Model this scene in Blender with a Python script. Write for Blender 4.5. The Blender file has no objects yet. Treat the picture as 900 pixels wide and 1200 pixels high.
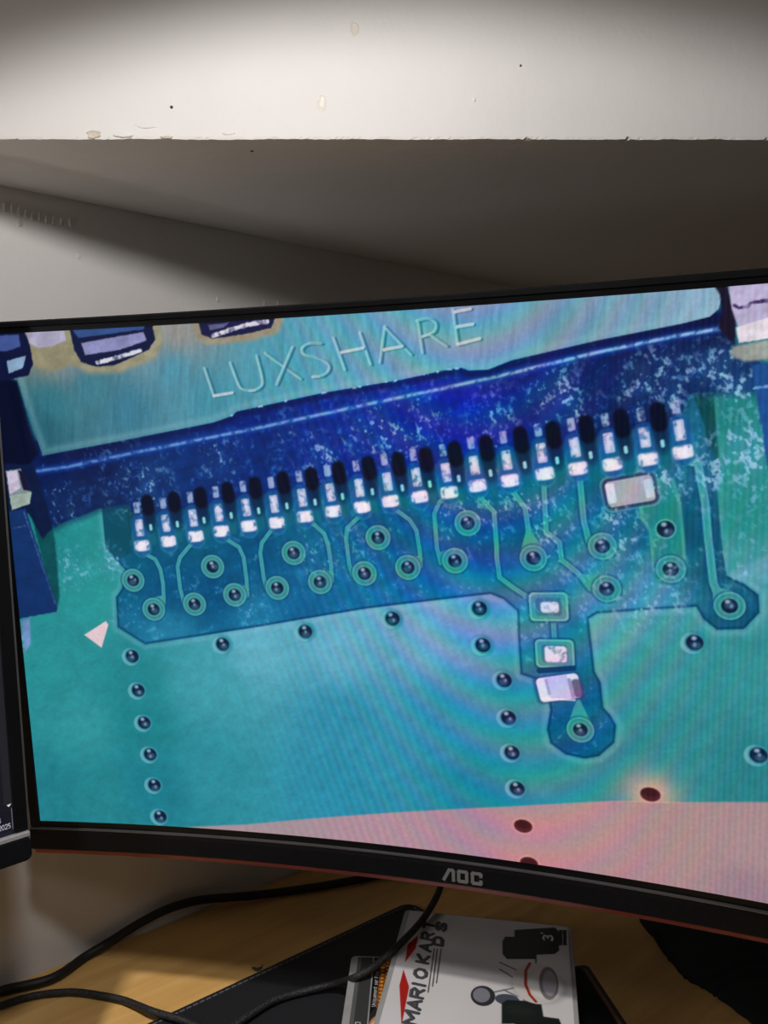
import bpy, bmesh, math, random
import numpy as np
from mathutils import Vector, Matrix

# ------------------------------------------------------------------ camera, world, lights, exposure
scene = bpy.context.scene
col = scene.collection
CAM_H = 0.40                                   # camera above the desk top (desk top is z = 0)
cam_data = bpy.data.cameras.new('camera')
cam_data.sensor_fit = 'VERTICAL'
cam_data.sensor_height = 36.0
cam_data.lens = 36.0 * 950.0 / 1200.0
cam_data.clip_start = 0.01
cam = bpy.data.objects.new('camera', cam_data)
cam.location = (0, 0, CAM_H)
cam.rotation_euler = (math.radians(90 - 4), 0, 0)
col.objects.link(cam)
scene.camera = cam

world = bpy.data.worlds.new('world')
scene.world = world
world.use_nodes = True
world.node_tree.nodes['Background'].inputs[0].default_value = (0.9, 0.95, 1.0, 1)
world.node_tree.nodes['Background'].inputs[1].default_value = 0.004

def add_light(name, kind, loc, aim, energy, color, **kw):
    d = bpy.data.lights.new(name, kind)
    d.energy = energy
    d.color = color
    for k, v in kw.items():
        setattr(d, k, v)
    o = bpy.data.objects.new(name, d)
    o.location = loc
    o.rotation_euler = (Vector(aim) - Vector(loc)).to_track_quat('-Z', 'Y').to_euler()
    col.objects.link(o)
    return o

# shaded work lamp hanging close in front of the upper wall, just above the picture; its shade cuts the light off at the top
LAMP = Vector((-0.07, 0.20, 0.683))
add_light('work_lamp_light', 'SPOT', LAMP, LAMP + Vector((0.09, 0.30, -0.95)), 3.9, (1.0, 0.965, 0.945),
          spot_size=math.radians(143), spot_blend=0.13, shadow_soft_size=0.03)
# spotlight added high up to brighten the desk; its cone misses the upper wall
add_light('desk_fill_spot', 'SPOT', (-0.35, 0.0, 1.40), (-0.10, 0.46, 0.0), 38.0, (1.0, 0.94, 0.86),
          spot_size=math.radians(27), spot_blend=0.35, shadow_soft_size=0.04)
# added point light behind the left monitor, in place of bounce onto the soffit
add_light('bounce_fill_light', 'POINT', (-0.52, 0.22, 0.30), (0, 0, 0), 3.2, (1.0, 0.95, 0.90), shadow_soft_size=0.05)
# weak general fill added behind the camera, not a known lamp
add_light('front_fill_light', 'POINT', (0.10, -0.20, 0.78), (0, 0, 0), 1.4, (1.0, 0.94, 0.88), shadow_soft_size=0.08)

vs = scene.view_settings
vs.view_transform = 'Standard'
vs.look = 'None'
vs.gamma = 1.0
vs.exposure = 0.0
vs.use_curve_mapping = False

# ------------------------------------------------------------------ data, mm on the panel / the covers, metres for cables
PIC = {
  'BOARD': [(-271.4,28.3,29,130,132),(-245.0,50.9,35,140,140),(-243.8,-0.9,40,145,146),(-279.6,-54.4,40,140,144),(-258.8,-96.8,48,145,152),(-288.9,-147.5,32,123,135),(-250.8,-146.3,35,130,140),(-176.2,-64.5,60,153,166),(-132.8,-39.8,94,171,192),(-74.8,-32.1,98,169,195),(-19.6,-24.2,106,164,198),(12.1,-22.7,94,150,198),(-168.3,-123.9,45,140,155),(-77.4,-88.8,48,140,169),(-79.3,-129.6,42,138,166),(-10.5,-83.7,48,140,172),(42.3,-52.4,50,140,164),(10.0,-126.2,31,130,155),(51.8,-110.2,50,140,150),(-215.3,-95.6,26,126,135),(-215.8,-65.5,31,130,138),(-212.6,-138.5,26,121,137),(91.0,-18.0,84,158,166),(109.6,-36.5,60,145,152),(149.6,-42.6,50,140,146),(128.2,-74.7,50,135,142),(161.8,-22.3,50,140,144),(163.5,-89.9,40,126,134),(151.1,83.2,50,145,148),(146.7,101.1,11,101,103),(156.0,51.7,35,135,135),(160.7,24.4,98,160,179),(161.2,5.9,64,150,157),(96.0,-99.3,50,135,143),(-164.1,-64.1,64,155,169)],
  'PINK': [(-128.4,-165.0,164,142,150),(-51.7,-156.2,174,139,152),(9.6,-146.0,169,134,152),(41.1,-155.7,189,134,142),(81.6,-144.0,179,139,142),(129.1,-141.3,169,139,137),(164.7,-139.8,169,139,142),(165.2,-160.2,152,124,137),(101.1,-162.3,174,134,142)],
  'BODY': [(-261.9,123.9,46,113,128),(-237.3,133.9,54,120,137),(-269.5,107.6,38,93,110),(-209.4,116.6,58,120,143),(-178.3,142.2,71,142,166),(-151.3,120.0,68,142,163),(-105.4,133.9,74,152,173),(-66.4,152.4,91,159,183),(-39.9,155.9,96,154,183),(-14.4,149.6,106,159,183),(15.8,157.5,111,154,183),(58.7,150.2,111,149,173),(103.6,158.6,116,154,178),(133.2,163.0,135,169,194),(-259.0,152.1,140,132,116),(-173.9,162.0,150,142,136),(-244.9,146.1,116,132,141),(-188.9,153.3,116,139,151)],
  'SHELL': [(-266.9,74.0,5,27,81),(-244.0,62.2,7,34,84),(-183.7,72.2,7,44,108),(-125.0,87.4,5,40,114),(-69.0,96.6,5,37,136),(-15.6,110.4,5,32,151),(9.8,109.6,5,32,156),(53.7,113.0,9,38,124),(99.4,125.2,7,28,84),(137.8,132.3,7,36,94),(81.5,121.4,5,28,91),(146.2,123.1,5,37,91),(-241.6,87.4,0,20,74),(-123.7,108.5,0,30,114),(-25.5,123.1,5,38,151),(34.8,132.8,0,27,116),(103.7,145.3,5,20,78),(141.6,150.3,9,12,46),(158.4,118.3,7,47,96)],
  'MASK': [(-222.1,39.2,0,70,81),(-212.0,16.4,0,89,124),(-189.4,-0.8,0,79,124),(-159.7,-0.5,0,75,120),(-191.7,-29.7,32,122,158),(-131.4,-17.0,23,117,158),(-101.9,-5.1,14,98,148),(-62.2,1.3,14,108,158),(-18.6,7.8,14,98,163),(13.1,29.4,5,70,144),(2.4,8.4,23,122,172),(33.5,39.9,5,79,134),(62.7,50.2,23,117,145),(57.6,5.3,32,113,153),(76.8,1.2,68,139,174),(109.2,7.7,68,143,174),(99.9,41.2,9,89,124),(130.9,41.9,9,84,115),(90.9,21.6,45,127,153),(52.5,-20.4,45,122,153),(67.2,-19.5,27,117,144),(76.8,-59.8,9,94,134),(62.0,-87.6,8,86,132),(42.7,-10.6,54,132,163),(157.2,-3.8,14,89,120),(148.1,28.5,14,89,110),(-99.5,38.7,5,94,134),(-44.3,39.0,5,84,134),(-129.0,22.2,0,79,124),(-169.5,27.7,2,89,124),(76.9,55.2,9,94,134)],
  'mask_poly': [(-232.6,55.2),(-231.5,27.9),(-226.8,19.3),(-220.2,11.8),(-223.8,-0.9),(-228.5,-6.7),(-229.1,-27.2),(-210.6,-38.8),(-173.9,-32.8),(-131.9,-25.5),(-57.2,-11.1),(20.2,0.7),(27.8,-2.1),(35.8,-8.9),(36.1,-24.0),(37.3,-47.5),(52.3,-51.6),(54.6,-68.2),(52.5,-80.6),(54.5,-88.9),(63.4,-94.9),(74.3,-96.2),(82.5,-93.7),(91.2,-84.3),(92.1,-73.8),(88.8,-67.9),(84.9,-63.7),(83.5,-48.9),(80.1,-42.5),(76.8,-11.3),(81.6,-8.0),(134.1,-1.0),(137.7,-7.5),(144.7,-13.2),(158.2,-11.7),(165.5,-2.2),(164.8,7.5),(157.7,13.1),(148.4,17.3),(141.4,69.7),(142.0,83.3),(139.0,110.2),(131.8,117.1),(-15.6,110.4),(-125.3,82.0)],
  'teal_band': [(-233.2,55.2),(-216.4,56.1),(-215.6,23.3),(-223.8,19.3),(-232.9,25.6)],
  'green_right': [(136.5,112.1),(159.3,115.6),(167.2,87.5),(168.8,29.3),(149.2,18.3),(144.3,51.5),(141.1,87.8)],
  'dark_green': [(130.6,114.0),(140.6,113.7),(143.7,83.3),(144.0,69.7),(140.6,69.7),(136.8,96.9)],
  'shell_poly': [(-286.1,97.0),(-280.6,81.1),(-271.0,44.5),(-267.7,41.0),(-260.7,44.3),(-245.2,49.2),(-235.2,53.0),(-214.7,55.5),(-209.5,46.5),(-126.6,60.5),(-37.7,72.9),(14.2,81.4),(72.3,90.7),(123.6,100.8),(128.9,114.1),(136.0,114.7),(160.9,114.7),(163.5,122.4),(161.3,133.2),(150.8,138.1),(145.7,147.0),(143.9,155.3),(34.9,142.2),(-123.0,119.0)],
  'body_poly': [(-292.1,174.1),(-292.7,141.5),(-284.1,138.4),(-276.6,107.8),(-271.4,88.7),(-211.1,97.6),(-152.2,106.7),(-140.5,110.1),(-135.8,113.1),(-78.6,122.6),(-30.5,128.3),(-4.7,132.6),(5.8,133.6),(10.3,131.9),(21.2,131.9),(34.8,136.5),(81.5,144.8),(125.0,151.0),(138.2,153.6),(142.3,157.2),(143.4,162.2),(139.5,173.2),(-65.3,177.1)],
  'ridge': [(-280.8,78.2),(-254.2,81.0),(-211.9,88.3),(-164.5,95.8),(-124.0,102.2),(-52.1,114.6),(-5.0,122.4),(34.7,129.4),(81.5,138.4),(120.9,144.7),(144.1,147.2)],
  'body_edge': [(-140.5,110.1),(-135.8,113.1),(-78.6,122.6),(-30.5,128.3),(-4.7,132.6),(5.8,133.6)],
  'pads': [(-207.0,26.6),(-188.3,29.4),(-169.1,32.7),(-151.3,36.0),(-132.5,39.3),(-113.5,41.4),(-94.7,45.2),(-76.1,48.4),(-57.4,51.1),(-39.4,54.7),(-21.3,57.3),(-3.1,59.9),(13.9,63.9),(32.9,66.8),(52.8,70.7),(71.3,73.5),(89.8,75.8),(108.6,78.5),(126.4,82.1)],
  'gaps': [(-201.1,54.8),(-182.6,56.8),(-164.2,59.3),(-145.5,62.4),(-126.9,65.4),(-108.0,68.4),(-89.4,70.8),(-71.6,74.3),(-52.5,77.2),(-33.8,79.5),(-16.9,81.8),(0.6,85.1),(19.3,88.2),(39.1,92.8),(57.3,95.3),(75.6,98.2),(94.2,101.0),(113.2,104.2)],
  'pin_tops': [(-208.9,53.2),(-190.4,56.0),(-171.4,59.4),(-153.7,62.7),(-135.1,66.0),(-116.2,68.2),(-97.5,72.0),(-79.1,75.2),(-60.5,77.8),(-42.7,81.4),(-24.7,83.9),(-6.6,86.4),(10.2,90.4),(29.1,93.2),(49.0,96.9),(67.4,99.6),(85.7,101.7),(104.5,104.2),(122.2,107.6)],
  'traces': [(2.4,[(-206.7,23.2),(-198.6,18.9),(-195.6,12.4),(-194.5,2.7),(-194.8,-7.7)]),(2.4,[(-171.7,29.9),(-174.8,27.1),(-181.2,20.3),(-183.5,14.1),(-182.8,-0.1),(-180.9,-10.4)]),(2.4,[(-150.3,33.2),(-140.3,27.1),(-137.5,20.5),(-136.4,5.4),(-136.5,-4.7)]),(2.4,[(-115.3,39.8),(-118.5,37.1),(-124.7,29.6),(-126.0,23.3),(-124.7,7.4),(-123.4,0.0)]),(2.4,[(-92.5,43.1),(-88.7,41.2),(-82.8,35.8),(-80.7,28.6),(-79.3,15.6),(-79.2,5.8)]),(2.4,[(-58.0,48.4),(-61.4,45.3),(-67.9,39.4),(-68.8,32.4),(-67.6,16.9),(-65.7,9.9)]),(2.4,[(-38.4,52.7),(-36.1,50.6),(-28.1,44.9),(-24.0,38.2),(-22.3,25.3),(-22.1,16.2)]),(2.4,[(-6.7,57.8),(-9.6,55.3),(-12.7,48.6),(-11.7,27.9),(-9.5,18.6)]),(2.6,[(13.8,59.9),(23.1,49.9),(24.3,28.6),(24.2,23.0),(25.7,10.9),(33.9,4.9),(43.8,-1.4)]),(2.8,[(32.8,63.9),(41.3,52.2),(42.8,40.1),(43.2,30.1)]),(2.8,[(51.9,68.8),(53.0,38.3),(60.5,32.7),(61.6,22.5),(70.5,15.4),(77.8,6.2)]),(3.2,[(71.8,71.6),(74.1,45.5),(76.9,33.4)]),(2.8,[(56.6,-10.9),(57.4,-26.3)]),(4.2,[(128.6,78.9),(133.7,77.5),(137.7,55.9),(139.5,36.5),(142.5,12.8),(146.1,3.1)])],
  'tears': [([(42.8,39.1)],[(45.6,23.1)]),([(76.9,34.8)],[(84.3,30.6)]),([(72.1,13.5)],[(86.7,6.6)]),([(70.9,-61.4)],[(71.9,-79.1)]),([(143.4,9.5)],[(150.8,0.5)]),([(-181.1,-9.3)],[(-173.5,-10.9)]),([(-136.2,-0.2)],[(-145.2,-4.3)]),([(-123.3,2.2)],[(-115.9,0.7)]),([(-79.0,10.7)],[(-87.1,5.1)]),([(-66.1,13.1)],[(-57.9,11.1)]),([(-21.9,20.9)],[(-30.1,15.5)]),([(-9.7,23.8)],[(-0.9,20.3)]),([(-194.7,-6.5)],[(-202.5,-14.7)])],
  'vias': [(-215.4,4.9),(-202.5,-14.7),(-159.2,14.2),(-173.5,-10.9),(-145.2,-4.3),(-103.7,23.5),(-115.9,0.7),(-87.1,5.1),(-48.3,33.7),(-57.9,11.1),(-30.1,15.5),(7.3,43.1),(-0.9,20.3),(45.6,23.1),(84.3,31.1),(86.7,6.6),(120.7,19.3),(150.8,0.5),(71.9,-78.6)],
  'via_plain': [(117.8,41.6)],
  'vias_low': [(-220.4,-47.2),(-218.1,-71.0),(-215.7,-93.8),(-213.2,-116.3),(-211.9,-138.4),(-209.4,-161.3),(-155.7,-37.6),(-98.5,-27.4),(-40.9,-17.0),(13.4,-8.4),(15.0,-31.0),(27.5,-51.9),(29.7,-75.3),(31.5,-97.3),(34.3,-120.0),(133.6,-21.3),(167.1,-81.9),(205.8,-70.1),(239.2,-58.6)],
  'holes': [(37.6,-144.0),(111.2,-113.4),(40.9,-168.1),(184.6,-97.3),(242.2,-82.7)],
  'pink_edge': [(-356.8,-187.3),(-146.5,-162.8),(-92.1,-153.3),(-51.3,-146.2),(31.0,-132.0),(96.1,-119.3),(128.7,-115.4),(172.4,-108.2),(249.9,-92.3),(330.1,-73.6)],
  'triangle': [(-253.5,-32.7),(-237.3,-23.1),(-235.7,-25.5),(-242.0,-41.5)],
  'wide_pad': [(103.4,54.6),(110.9,69.7),(121.8,69.7),(125.7,56.7),(128.5,27.4),(129.7,20.8),(126.8,12.9),(119.5,10.3),(113.2,12.3),(110.9,18.0),(108.9,40.1),(104.7,46.7)],
  'dark_trace': [(139.5,82.5),(141.7,56.0),(144.6,28.0),(146.7,17.2)],
  'cap': [(99.1,62.3)],
  'cap_dir': [(109.6,64.3)],
  'smd_pads': [(54.1,-5.5),(57.4,-33.5)],
  'smd': [(59.7,-54.1)],
  'smd_dir': [(71.0,-51.5)],
  'smd_dark': [(48.4,-44.5),(68.1,-41.5)],
  'letters': [[(-155.5,140.4),(-150.5,123.2)],[(-150.5,123.2),(-138.4,124.6)],[(-138.3,143.1),(-134.6,132.0),(-132.1,127.2),(-125.7,125.4),(-120.3,126.8),(-117.8,131.3),(-120.7,146.5)],[(-115.1,147.7),(-92.9,131.4)],[(-97.3,150.5),(-108.7,128.6)],[(-78.9,151.7),(-86.3,152.0),(-91.1,149.6),(-90.1,146.0),(-81.9,143.4),(-75.3,139.8),(-75.0,135.7),(-79.2,132.6),(-85.3,132.2)],[(-71.1,154.7),(-64.8,135.8)],[(-54.5,156.7),(-48.7,138.2)],[(-66.7,145.9),(-53.3,147.7)],[(-42.9,139.0),(-39.2,159.3)],[(-39.2,159.3),(-23.8,142.6)],[(-40.3,146.1),(-29.3,147.5)],[(-19.1,161.5),(-16.9,143.4)],[(-19.6,161.6),(-12.5,162.3),(-8.5,159.5),(-9.7,154.7),(-16.6,152.4)],[(-12.2,153.4),(-2.4,146.3)],[(1.7,166.5),(4.0,147.0)],[(2.6,165.2),(11.5,166.3)],[(3.7,156.8),(12.8,157.7)],[(4.0,147.0),(16.6,149.4)]],
  'patches': [((150,145,120),5,[(-248.9,172.1),(-184.0,171.4),(-181.6,158.2),(-188.2,148.0),(-213.2,140.0),(-233.7,140.3),(-244.9,146.1),(-249.2,156.0)]),((150,140,118),4,[(-162.3,171.8),(-100.5,171.9),(-106.1,159.5),(-125.2,155.4),(-151.7,154.7),(-159.9,158.2)]),((140,135,108),4,[(-276.1,169.1),(-239.9,167.4),(-240.7,147.6),(-260.0,142.9),(-271.5,146.1)]),((3,10,38),3,[(-303.6,144.1),(-284.2,137.4),(-279.0,107.9),(-274.8,89.9),(-282.3,81.7),(-300.0,79.3),(-304.0,108.7)]),((10,18,55),1,[(-303.1,170.3),(-276.1,169.1),(-273.3,162.5),(-271.8,148.3),(-276.1,140.9),(-293.0,138.2),(-306.4,141.0)]),((62,80,140),1.5,[(-302.3,167.0),(-279.9,167.1),(-279.5,159.5),(-290.4,156.7),(-303.3,158.3)]),((130,160,190),1,[(-289.9,150.7),(-276.6,153.4),(-279.2,145.9),(-289.6,142.5)]),((165,160,185),1,[(-274.9,170.1),(-248.5,169.9),(-248.1,161.9),(-258.4,158.6),(-267.3,157.9),(-273.4,161.4)]),((14,22,60),1,[(-245.4,171.9),(-188.6,171.1),(-187.3,159.5),(-192.4,153.4),(-215.7,144.9),(-229.2,144.4),(-238.9,148.0),(-242.8,155.7)]),((135,135,180),1,[(-237.7,159.8),(-194.9,164.6),(-193.0,159.3),(-212.0,154.3),(-235.5,152.2)]),((50,80,135),1,[(-243.3,169.1),(-193.4,168.8),(-194.8,166.2),(-239.2,163.1)]),((24,26,68),1,[(-158.3,172.6),(-106.0,171.7),(-110.3,162.8),(-126.0,160.1),(-148.6,158.1),(-156.3,161.1)]),((90,90,130),1,[(-151.4,166.6),(-137.8,167.4),(-141.4,164.5),(-150.5,163.4)]),((8,75,82),2.5,[(-283.5,52.7),(-268.8,42.1),(-268.3,22.5),(-268.8,-6.7),(-272.1,-16.1),(-278.6,16.8)]),((8,24,60),2,[(-301.8,84.4),(-278.0,82.7),(-268.9,41.0),(-277.0,33.0),(-284.9,50.4),(-299.4,50.7)]),((120,135,140),1,[(-298.2,79.3),(-287.8,80.7),(-284.4,73.2),(-281.7,64.1),(-283.6,57.3),(-296.8,53.0)]),((190,180,202),1,[(-297.7,78.7),(-290.3,79.6),(-289.2,67.7),(-297.5,63.3)]),((150,168,158),1,[(-297.6,62.7),(-282.2,64.7),(-283.6,57.3),(-296.7,53.5)]),((22,20,50),1,[(-289.7,79.6),(-286.2,78.9),(-281.6,65.2),(-287.5,66.5)]),((18,48,100),1,[(-302.3,51.9),(-287.0,53.9),(-271.2,-13.2),(-272.2,-16.7),(-289.7,-19.7),(-304.8,-22.6)]),((110,140,190),2,[(-298.1,-23.2),(-291.7,-20.8),(-293.0,-39.4),(-297.9,-45.4)]),((22,14,38),1.5,[(137.9,173.4),(145.2,172.7),(148.7,157.6),(150.5,151.0),(150.3,139.4),(147.5,141.3),(142.4,147.7),(144.3,155.3),(142.5,164.4)]),((182,172,205),1,[(146.0,172.6),(205.8,173.3),(206.6,153.2),(165.6,148.7),(152.2,146.2),(148.7,156.7)]),((222,212,222),1,[(150.6,147.2),(165.5,151.2),(206.5,156.4),(206.9,145.8),(165.8,140.7),(152.3,139.3)]),((150,156,150),2.5,[(149.1,137.8),(165.8,140.2),(207.0,144.6),(207.3,136.1),(166.1,130.4),(155.0,129.7),(148.4,133.5)]),((28,78,145),1.5,[(158.6,127.8),(166.1,128.7),(207.4,134.8),(210.6,52.9),(171.4,52.0),(164.2,94.1)])],
  'lines': [((212,212,226),2.6,[(-227.8,147.0),(-218.3,148.7),(-208.2,151.0),(-198.2,153.2)]),((214,210,222),2.6,[(-148.5,160.0),(-134.7,163.6),(-121.8,166.0),(-112.9,166.5)]),((60,92,150),0.8,[(-288.4,51.6),(-281.1,22.6),(-272.3,-11.4)]),((60,92,150),0.7,[(-296.9,40.9),(-288.2,42.4)]),((60,40,90),1.8,[(149.9,158.3),(151.9,156.9),(155.9,157.4),(157.5,159.0),(165.3,159.7),(202.7,162.4)]),((110,160,215),1.2,[(160.1,116.0),(168.0,117.0),(204.3,120.6)])],
  'glints': [(26,0.55,(110.4,124.7)),(20,0.6,(127.9,123.9)),(20,0.7,(145.3,125.4)),(22,0.6,(154.4,120.6)),(18,0.5,(101.7,116.0)),(14,0.6,(119.2,106.3)),(34,0.75,(152.1,76.5)),(18,0.5,(161.2,87.5)),(14,0.7,(135.7,62.8)),(20,0.5,(126.1,72.0)),(18,0.6,(113.1,72.0)),(30,0.35,(-213.7,67.2)),(26,0.35,(-148.1,82.5)),(26,0.4,(-196.2,64.2)),(30,0.4,(-96.9,86.8)),(34,0.45,(-47.5,96.1)),(30,0.5,(-21.0,100.5)),(30,0.45,(24.5,99.4)),(30,0.5,(53.7,113.0)),(24,0.5,(72.4,114.7)),(24,0.4,(-80.7,78.6)),(20,0.3,(-262.5,56.9)),(10,0.6,(-253.1,48.2)),(36,0.3,(53.1,50.1)),(30,0.35,(33.7,54.9)),(26,0.4,(76.8,6.2)),(36,0.45,(109.2,7.7)),(24,0.4,(42.7,-10.6)),(30,0.3,(3.2,44.6)),(24,0.3,(-61.1,28.2)),(24,0.3,(-89.1,22.5)),(20,0.25,(-131.2,-14.2)),(16,0.6,(-231.0,19.3)),(12,0.4,(-227.6,-24.3)),(22,0.3,(-257.6,13.7)),(20,0.4,(60.2,30.5)),(20,0.35,(90.8,45.8)),(26,0.3,(160.7,24.4)),(22,0.4,(97.7,36.3)),(16,0.3,(-302.6,-36.4)),(30,0.25,(-251.1,112.5)),(34,0.3,(-224.8,109.0)),(26,0.25,(-208.5,127.4))],
  'moire': ((9.7,148.3),(37.3,-128.5)),
}
COVER = {
  'size': (128.6,136.0),
  'red': [[(15.0,34.0),(9.1,45.8),(10.4,67.5),(15.6,49.3)],[(10.5,75.2),(10.6,92.9),(18.3,131.6),(17.3,93.2)]],
  'title': [('M',(23.2,122.8)),('A',(23.3,109.7)),('R',(23.6,98.5)),('I',(23.5,89.6)),('O',(23.0,77.7)),('K',(22.3,61.3)),('A',(22.2,47.0)),('R',(22.0,33.1)),('T',(21.4,18.6)),('D',(30.6,38.1)),('S',(30.7,19.2))],
  'speed': [[(28.9,47.9),(30.6,96.3)],[(31.1,47.5),(32.8,89.7)],[(33.8,47.0),(35.0,85.7)]],
  'wheels': [[(85.8,13.6),(115.7,4.7),(118.8,9.7),(118.1,33.5),(114.9,38.2),(87.1,45.3)],[(79.1,23.7),(101.0,19.6),(101.6,46.7),(81.3,50.4),(78.0,45.0),(77.4,29.4)],[(79.5,98.5),(82.7,94.5),(104.8,92.1),(106.8,112.9),(80.2,117.8)],[(88.6,110.0),(91.8,106.1),(115.9,106.5),(118.3,115.5),(88.8,120.9)]],
  'body': [(102.1,73.3),(118.0,74.0),(99.9,94.7)],
  'hole': [(110.1,71.8),(115.2,72.7),(108.2,86.3)],
  'band': [(97.4,52.4),(94.6,61.6),(94.7,76.5),(97.6,86.6),(101.5,92.7)],
  'small_wheel': [(66.9,93.1),(74.9,94.2),(67.0,103.3)],
  'struts': [[(76.6,55.3),(92.2,64.0)],[(76.9,63.0),(90.1,73.7)],[(73.5,88.4),(86.8,81.5)],[(80.1,84.5),(89.3,89.8)],[(101.6,40.6),(101.6,54.6)],[(93.8,92.4),(99.3,104.7)],[(102.6,90.8),(103.1,102.4)]],
  'rating': [(110.4,19.0),(118.8,7.5),(124.5,6.4),(123.8,26.2),(118.2,27.2)],
}
COVER2 = {
  'spine': [(7.9,2.7),(7.4,73.6)],
  'line': [(16.6,4.3),(17.5,73.1)],
  'band': [(20.1,4.1),(22.6,4.0),(21.5,56.4),(18.0,64.9)],
  'text': [(19.8,57.3),(20.3,18.1)],
  'comb': [(22.6,4.0),(40.3,3.0),(34.3,58.2),(21.6,58.9)],
  'red': [(20.4,74.6),(23.2,66.3),(28.7,61.9),(28.2,74.2)],
  'g': [(9.5,71.9),(12.3,71.8)],
}
THICK = [(-0.3108, 0.5526, 0.004),(-0.2843, 0.5739, 0.004),(-0.2524, 0.5886, 0.004),(-0.2367, 0.6164, 0.0036),(-0.2208, 0.6296, 0.0081),(-0.2013, 0.6457, 0.0142),(-0.181, 0.6626, 0.017),(-0.1565, 0.6828, 0.013),(-0.1149, 0.7022, 0.006),(-0.0703, 0.7164, 0.0045),(-0.016, 0.7344, 0.0045),(0.058, 0.7615, 0.0045)]
BRAID = [(-0.302, 0.5361, 0.0028),(-0.2776, 0.5597, 0.0028),(-0.2577, 0.5708, 0.0028),(-0.2372, 0.5747, 0.0028),(-0.2211, 0.5737, 0.0028),(-0.1936, 0.5669, 0.0029),(-0.1785, 0.5587, 0.0042),(-0.1669, 0.5503, 0.0063),(-0.1565, 0.5458, 0.0064),(-0.14, 0.5397, 0.0064),(-0.123, 0.5304, 0.0064),(-0.1098, 0.5288, 0.0064),(-0.0984, 0.5406, 0.0064),(-0.0802, 0.5601, 0.0064),(-0.0566, 0.5713, 0.0064),(-0.0346, 0.5718, 0.012),(-0.0213, 0.5524, 0.029),(-0.0092, 0.5554, 0.034),(0.0031, 0.5572, 0.043),(0.0157, 0.5719, 0.046),(0.0293, 0.596, 0.046),(0.0404, 0.6175, 0.05),(0.0486, 0.6375, 0.056),(0.0572, 0.6575, 0.06)]
CRUMB = [(-0.1026, 0.6065, 0.001),(-0.0989, 0.6041, 0.0012),(-0.0957, 0.605, 0.002),(-0.0946, 0.6069, 0.0035)]
WALLMARKS = [(-0.2735, 0.5977, 0.5781),(-0.2695, 0.601, 0.5779),(-0.2659, 0.604, 0.577),(-0.2623, 0.607, 0.576),(-0.2586, 0.61, 0.5757),(-0.2549, 0.6131, 0.5753),(-0.2511, 0.6162, 0.575),(-0.2474, 0.6193, 0.5746),(-0.2426, 0.6233, 0.5751),(-0.2377, 0.6274, 0.5756),(-0.2652, 0.6046, 0.5686),(-0.1426, 0.706, 0.5332),(-0.1068, 0.7357, 0.5358),(-0.0957, 0.7448, 0.5368),(-0.2332, 0.631, 0.5518)]

# ------------------------------------------------------------------ helpers
def link(o, parent=None):
    col.objects.link(o)
    if parent is not None:
        o.parent = parent
    return o

def tag(o, label=None, category=None, group=None, kind=None):
    if label: o['label'] = label
    if category: o['category'] = category
    if group: o['group'] = group
    if kind: o['kind'] = kind
    return o

def empty(name, loc=(0, 0, 0), rz=0.0):
    o = bpy.data.objects.new(name, None)
    o.location = loc
    o.rotation_euler = (0, 0, rz)
    o.empty_display_size = 0.05
    return link(o)

def mesh_obj(name, verts, faces, mat, parent=None, smooth=False, bevel=0.0, segs=2):
    me = bpy.data.meshes.new(name)
    me.from_pydata([tuple(v) for v in verts], [], faces)
    if bevel > 0:
        bm = bmesh.new(); bm.from_mesh(me)
        bmesh.ops.recalc_face_normals(bm, faces=bm.faces)
        es = [e for e in bm.edges if len(e.link_faces) == 2 and e.calc_face_angle(0) > 0.5]
        bmesh.ops.bevel(bm, geom=es, offset=bevel, segments=segs, profile=0.5, affect='EDGES', clamp_overlap=True)
        bm.to_mesh(me); bm.free()
    else:
        bm = bmesh.new(); bm.from_mesh(me)
        bmesh.ops.recalc_face_normals(bm, faces=bm.faces)
        bm.to_mesh(me); bm.free()
    me.materials.append(mat)
    if smooth:
        for p in me.polygons: p.use_smooth = True
    o = bpy.data.objects.new(name, me)
    return link(o, parent)

BOXF = [(0, 1, 3, 2), (4, 6, 7, 5), (0, 4, 5, 1), (2, 3, 7, 6), (0, 2, 6, 4), (1, 5, 7, 3)]
def box_v(x0, x1, y0, y1, z0, z1):
    return [(x, y, z) for x in (x0, x1) for y in (y0, y1) for z in (z0, z1)]

def box(name, b, mat, parent=None, bevel=0.0, frame=None, segs=2):
    v = box_v(*b)
    if frame is not None: v = [frame(*p) for p in v]
    return mesh_obj(name, v, BOXF, mat, parent, bevel=bevel, segs=segs)

def prism(name, poly, z0, z1, mat, parent=None, bevel=0.0, frame=None, segs=2):
    n = len(poly)
    v = [(x, y, z0) for x, y in poly] + [(x, y, z1) for x, y in poly]
    if frame is not None: v = [frame(*p) for p in v]
    f = [tuple(range(n - 1, -1, -1)), tuple(range(n, 2 * n))] + [(i, (i + 1) % n, n + (i + 1) % n, n + i) for i in range(n)]
    return mesh_obj(name, v, f, mat, parent, bevel=bevel, segs=segs)

def rounded_rect(x0, x1, y0, y1, r, n=5):
    pts = []
    for cx, cy, a0 in ((x1 - r, y1 - r, 0), (x0 + r, y1 - r, 90), (x0 + r, y0 + r, 180), (x1 - r, y0 + r, 270)):
        for k in range(n + 1):
            a = math.radians(a0 + 90 * k / n)
            pts.append((cx + r * math.cos(a), cy + r * math.sin(a)))
    return pts

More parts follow.
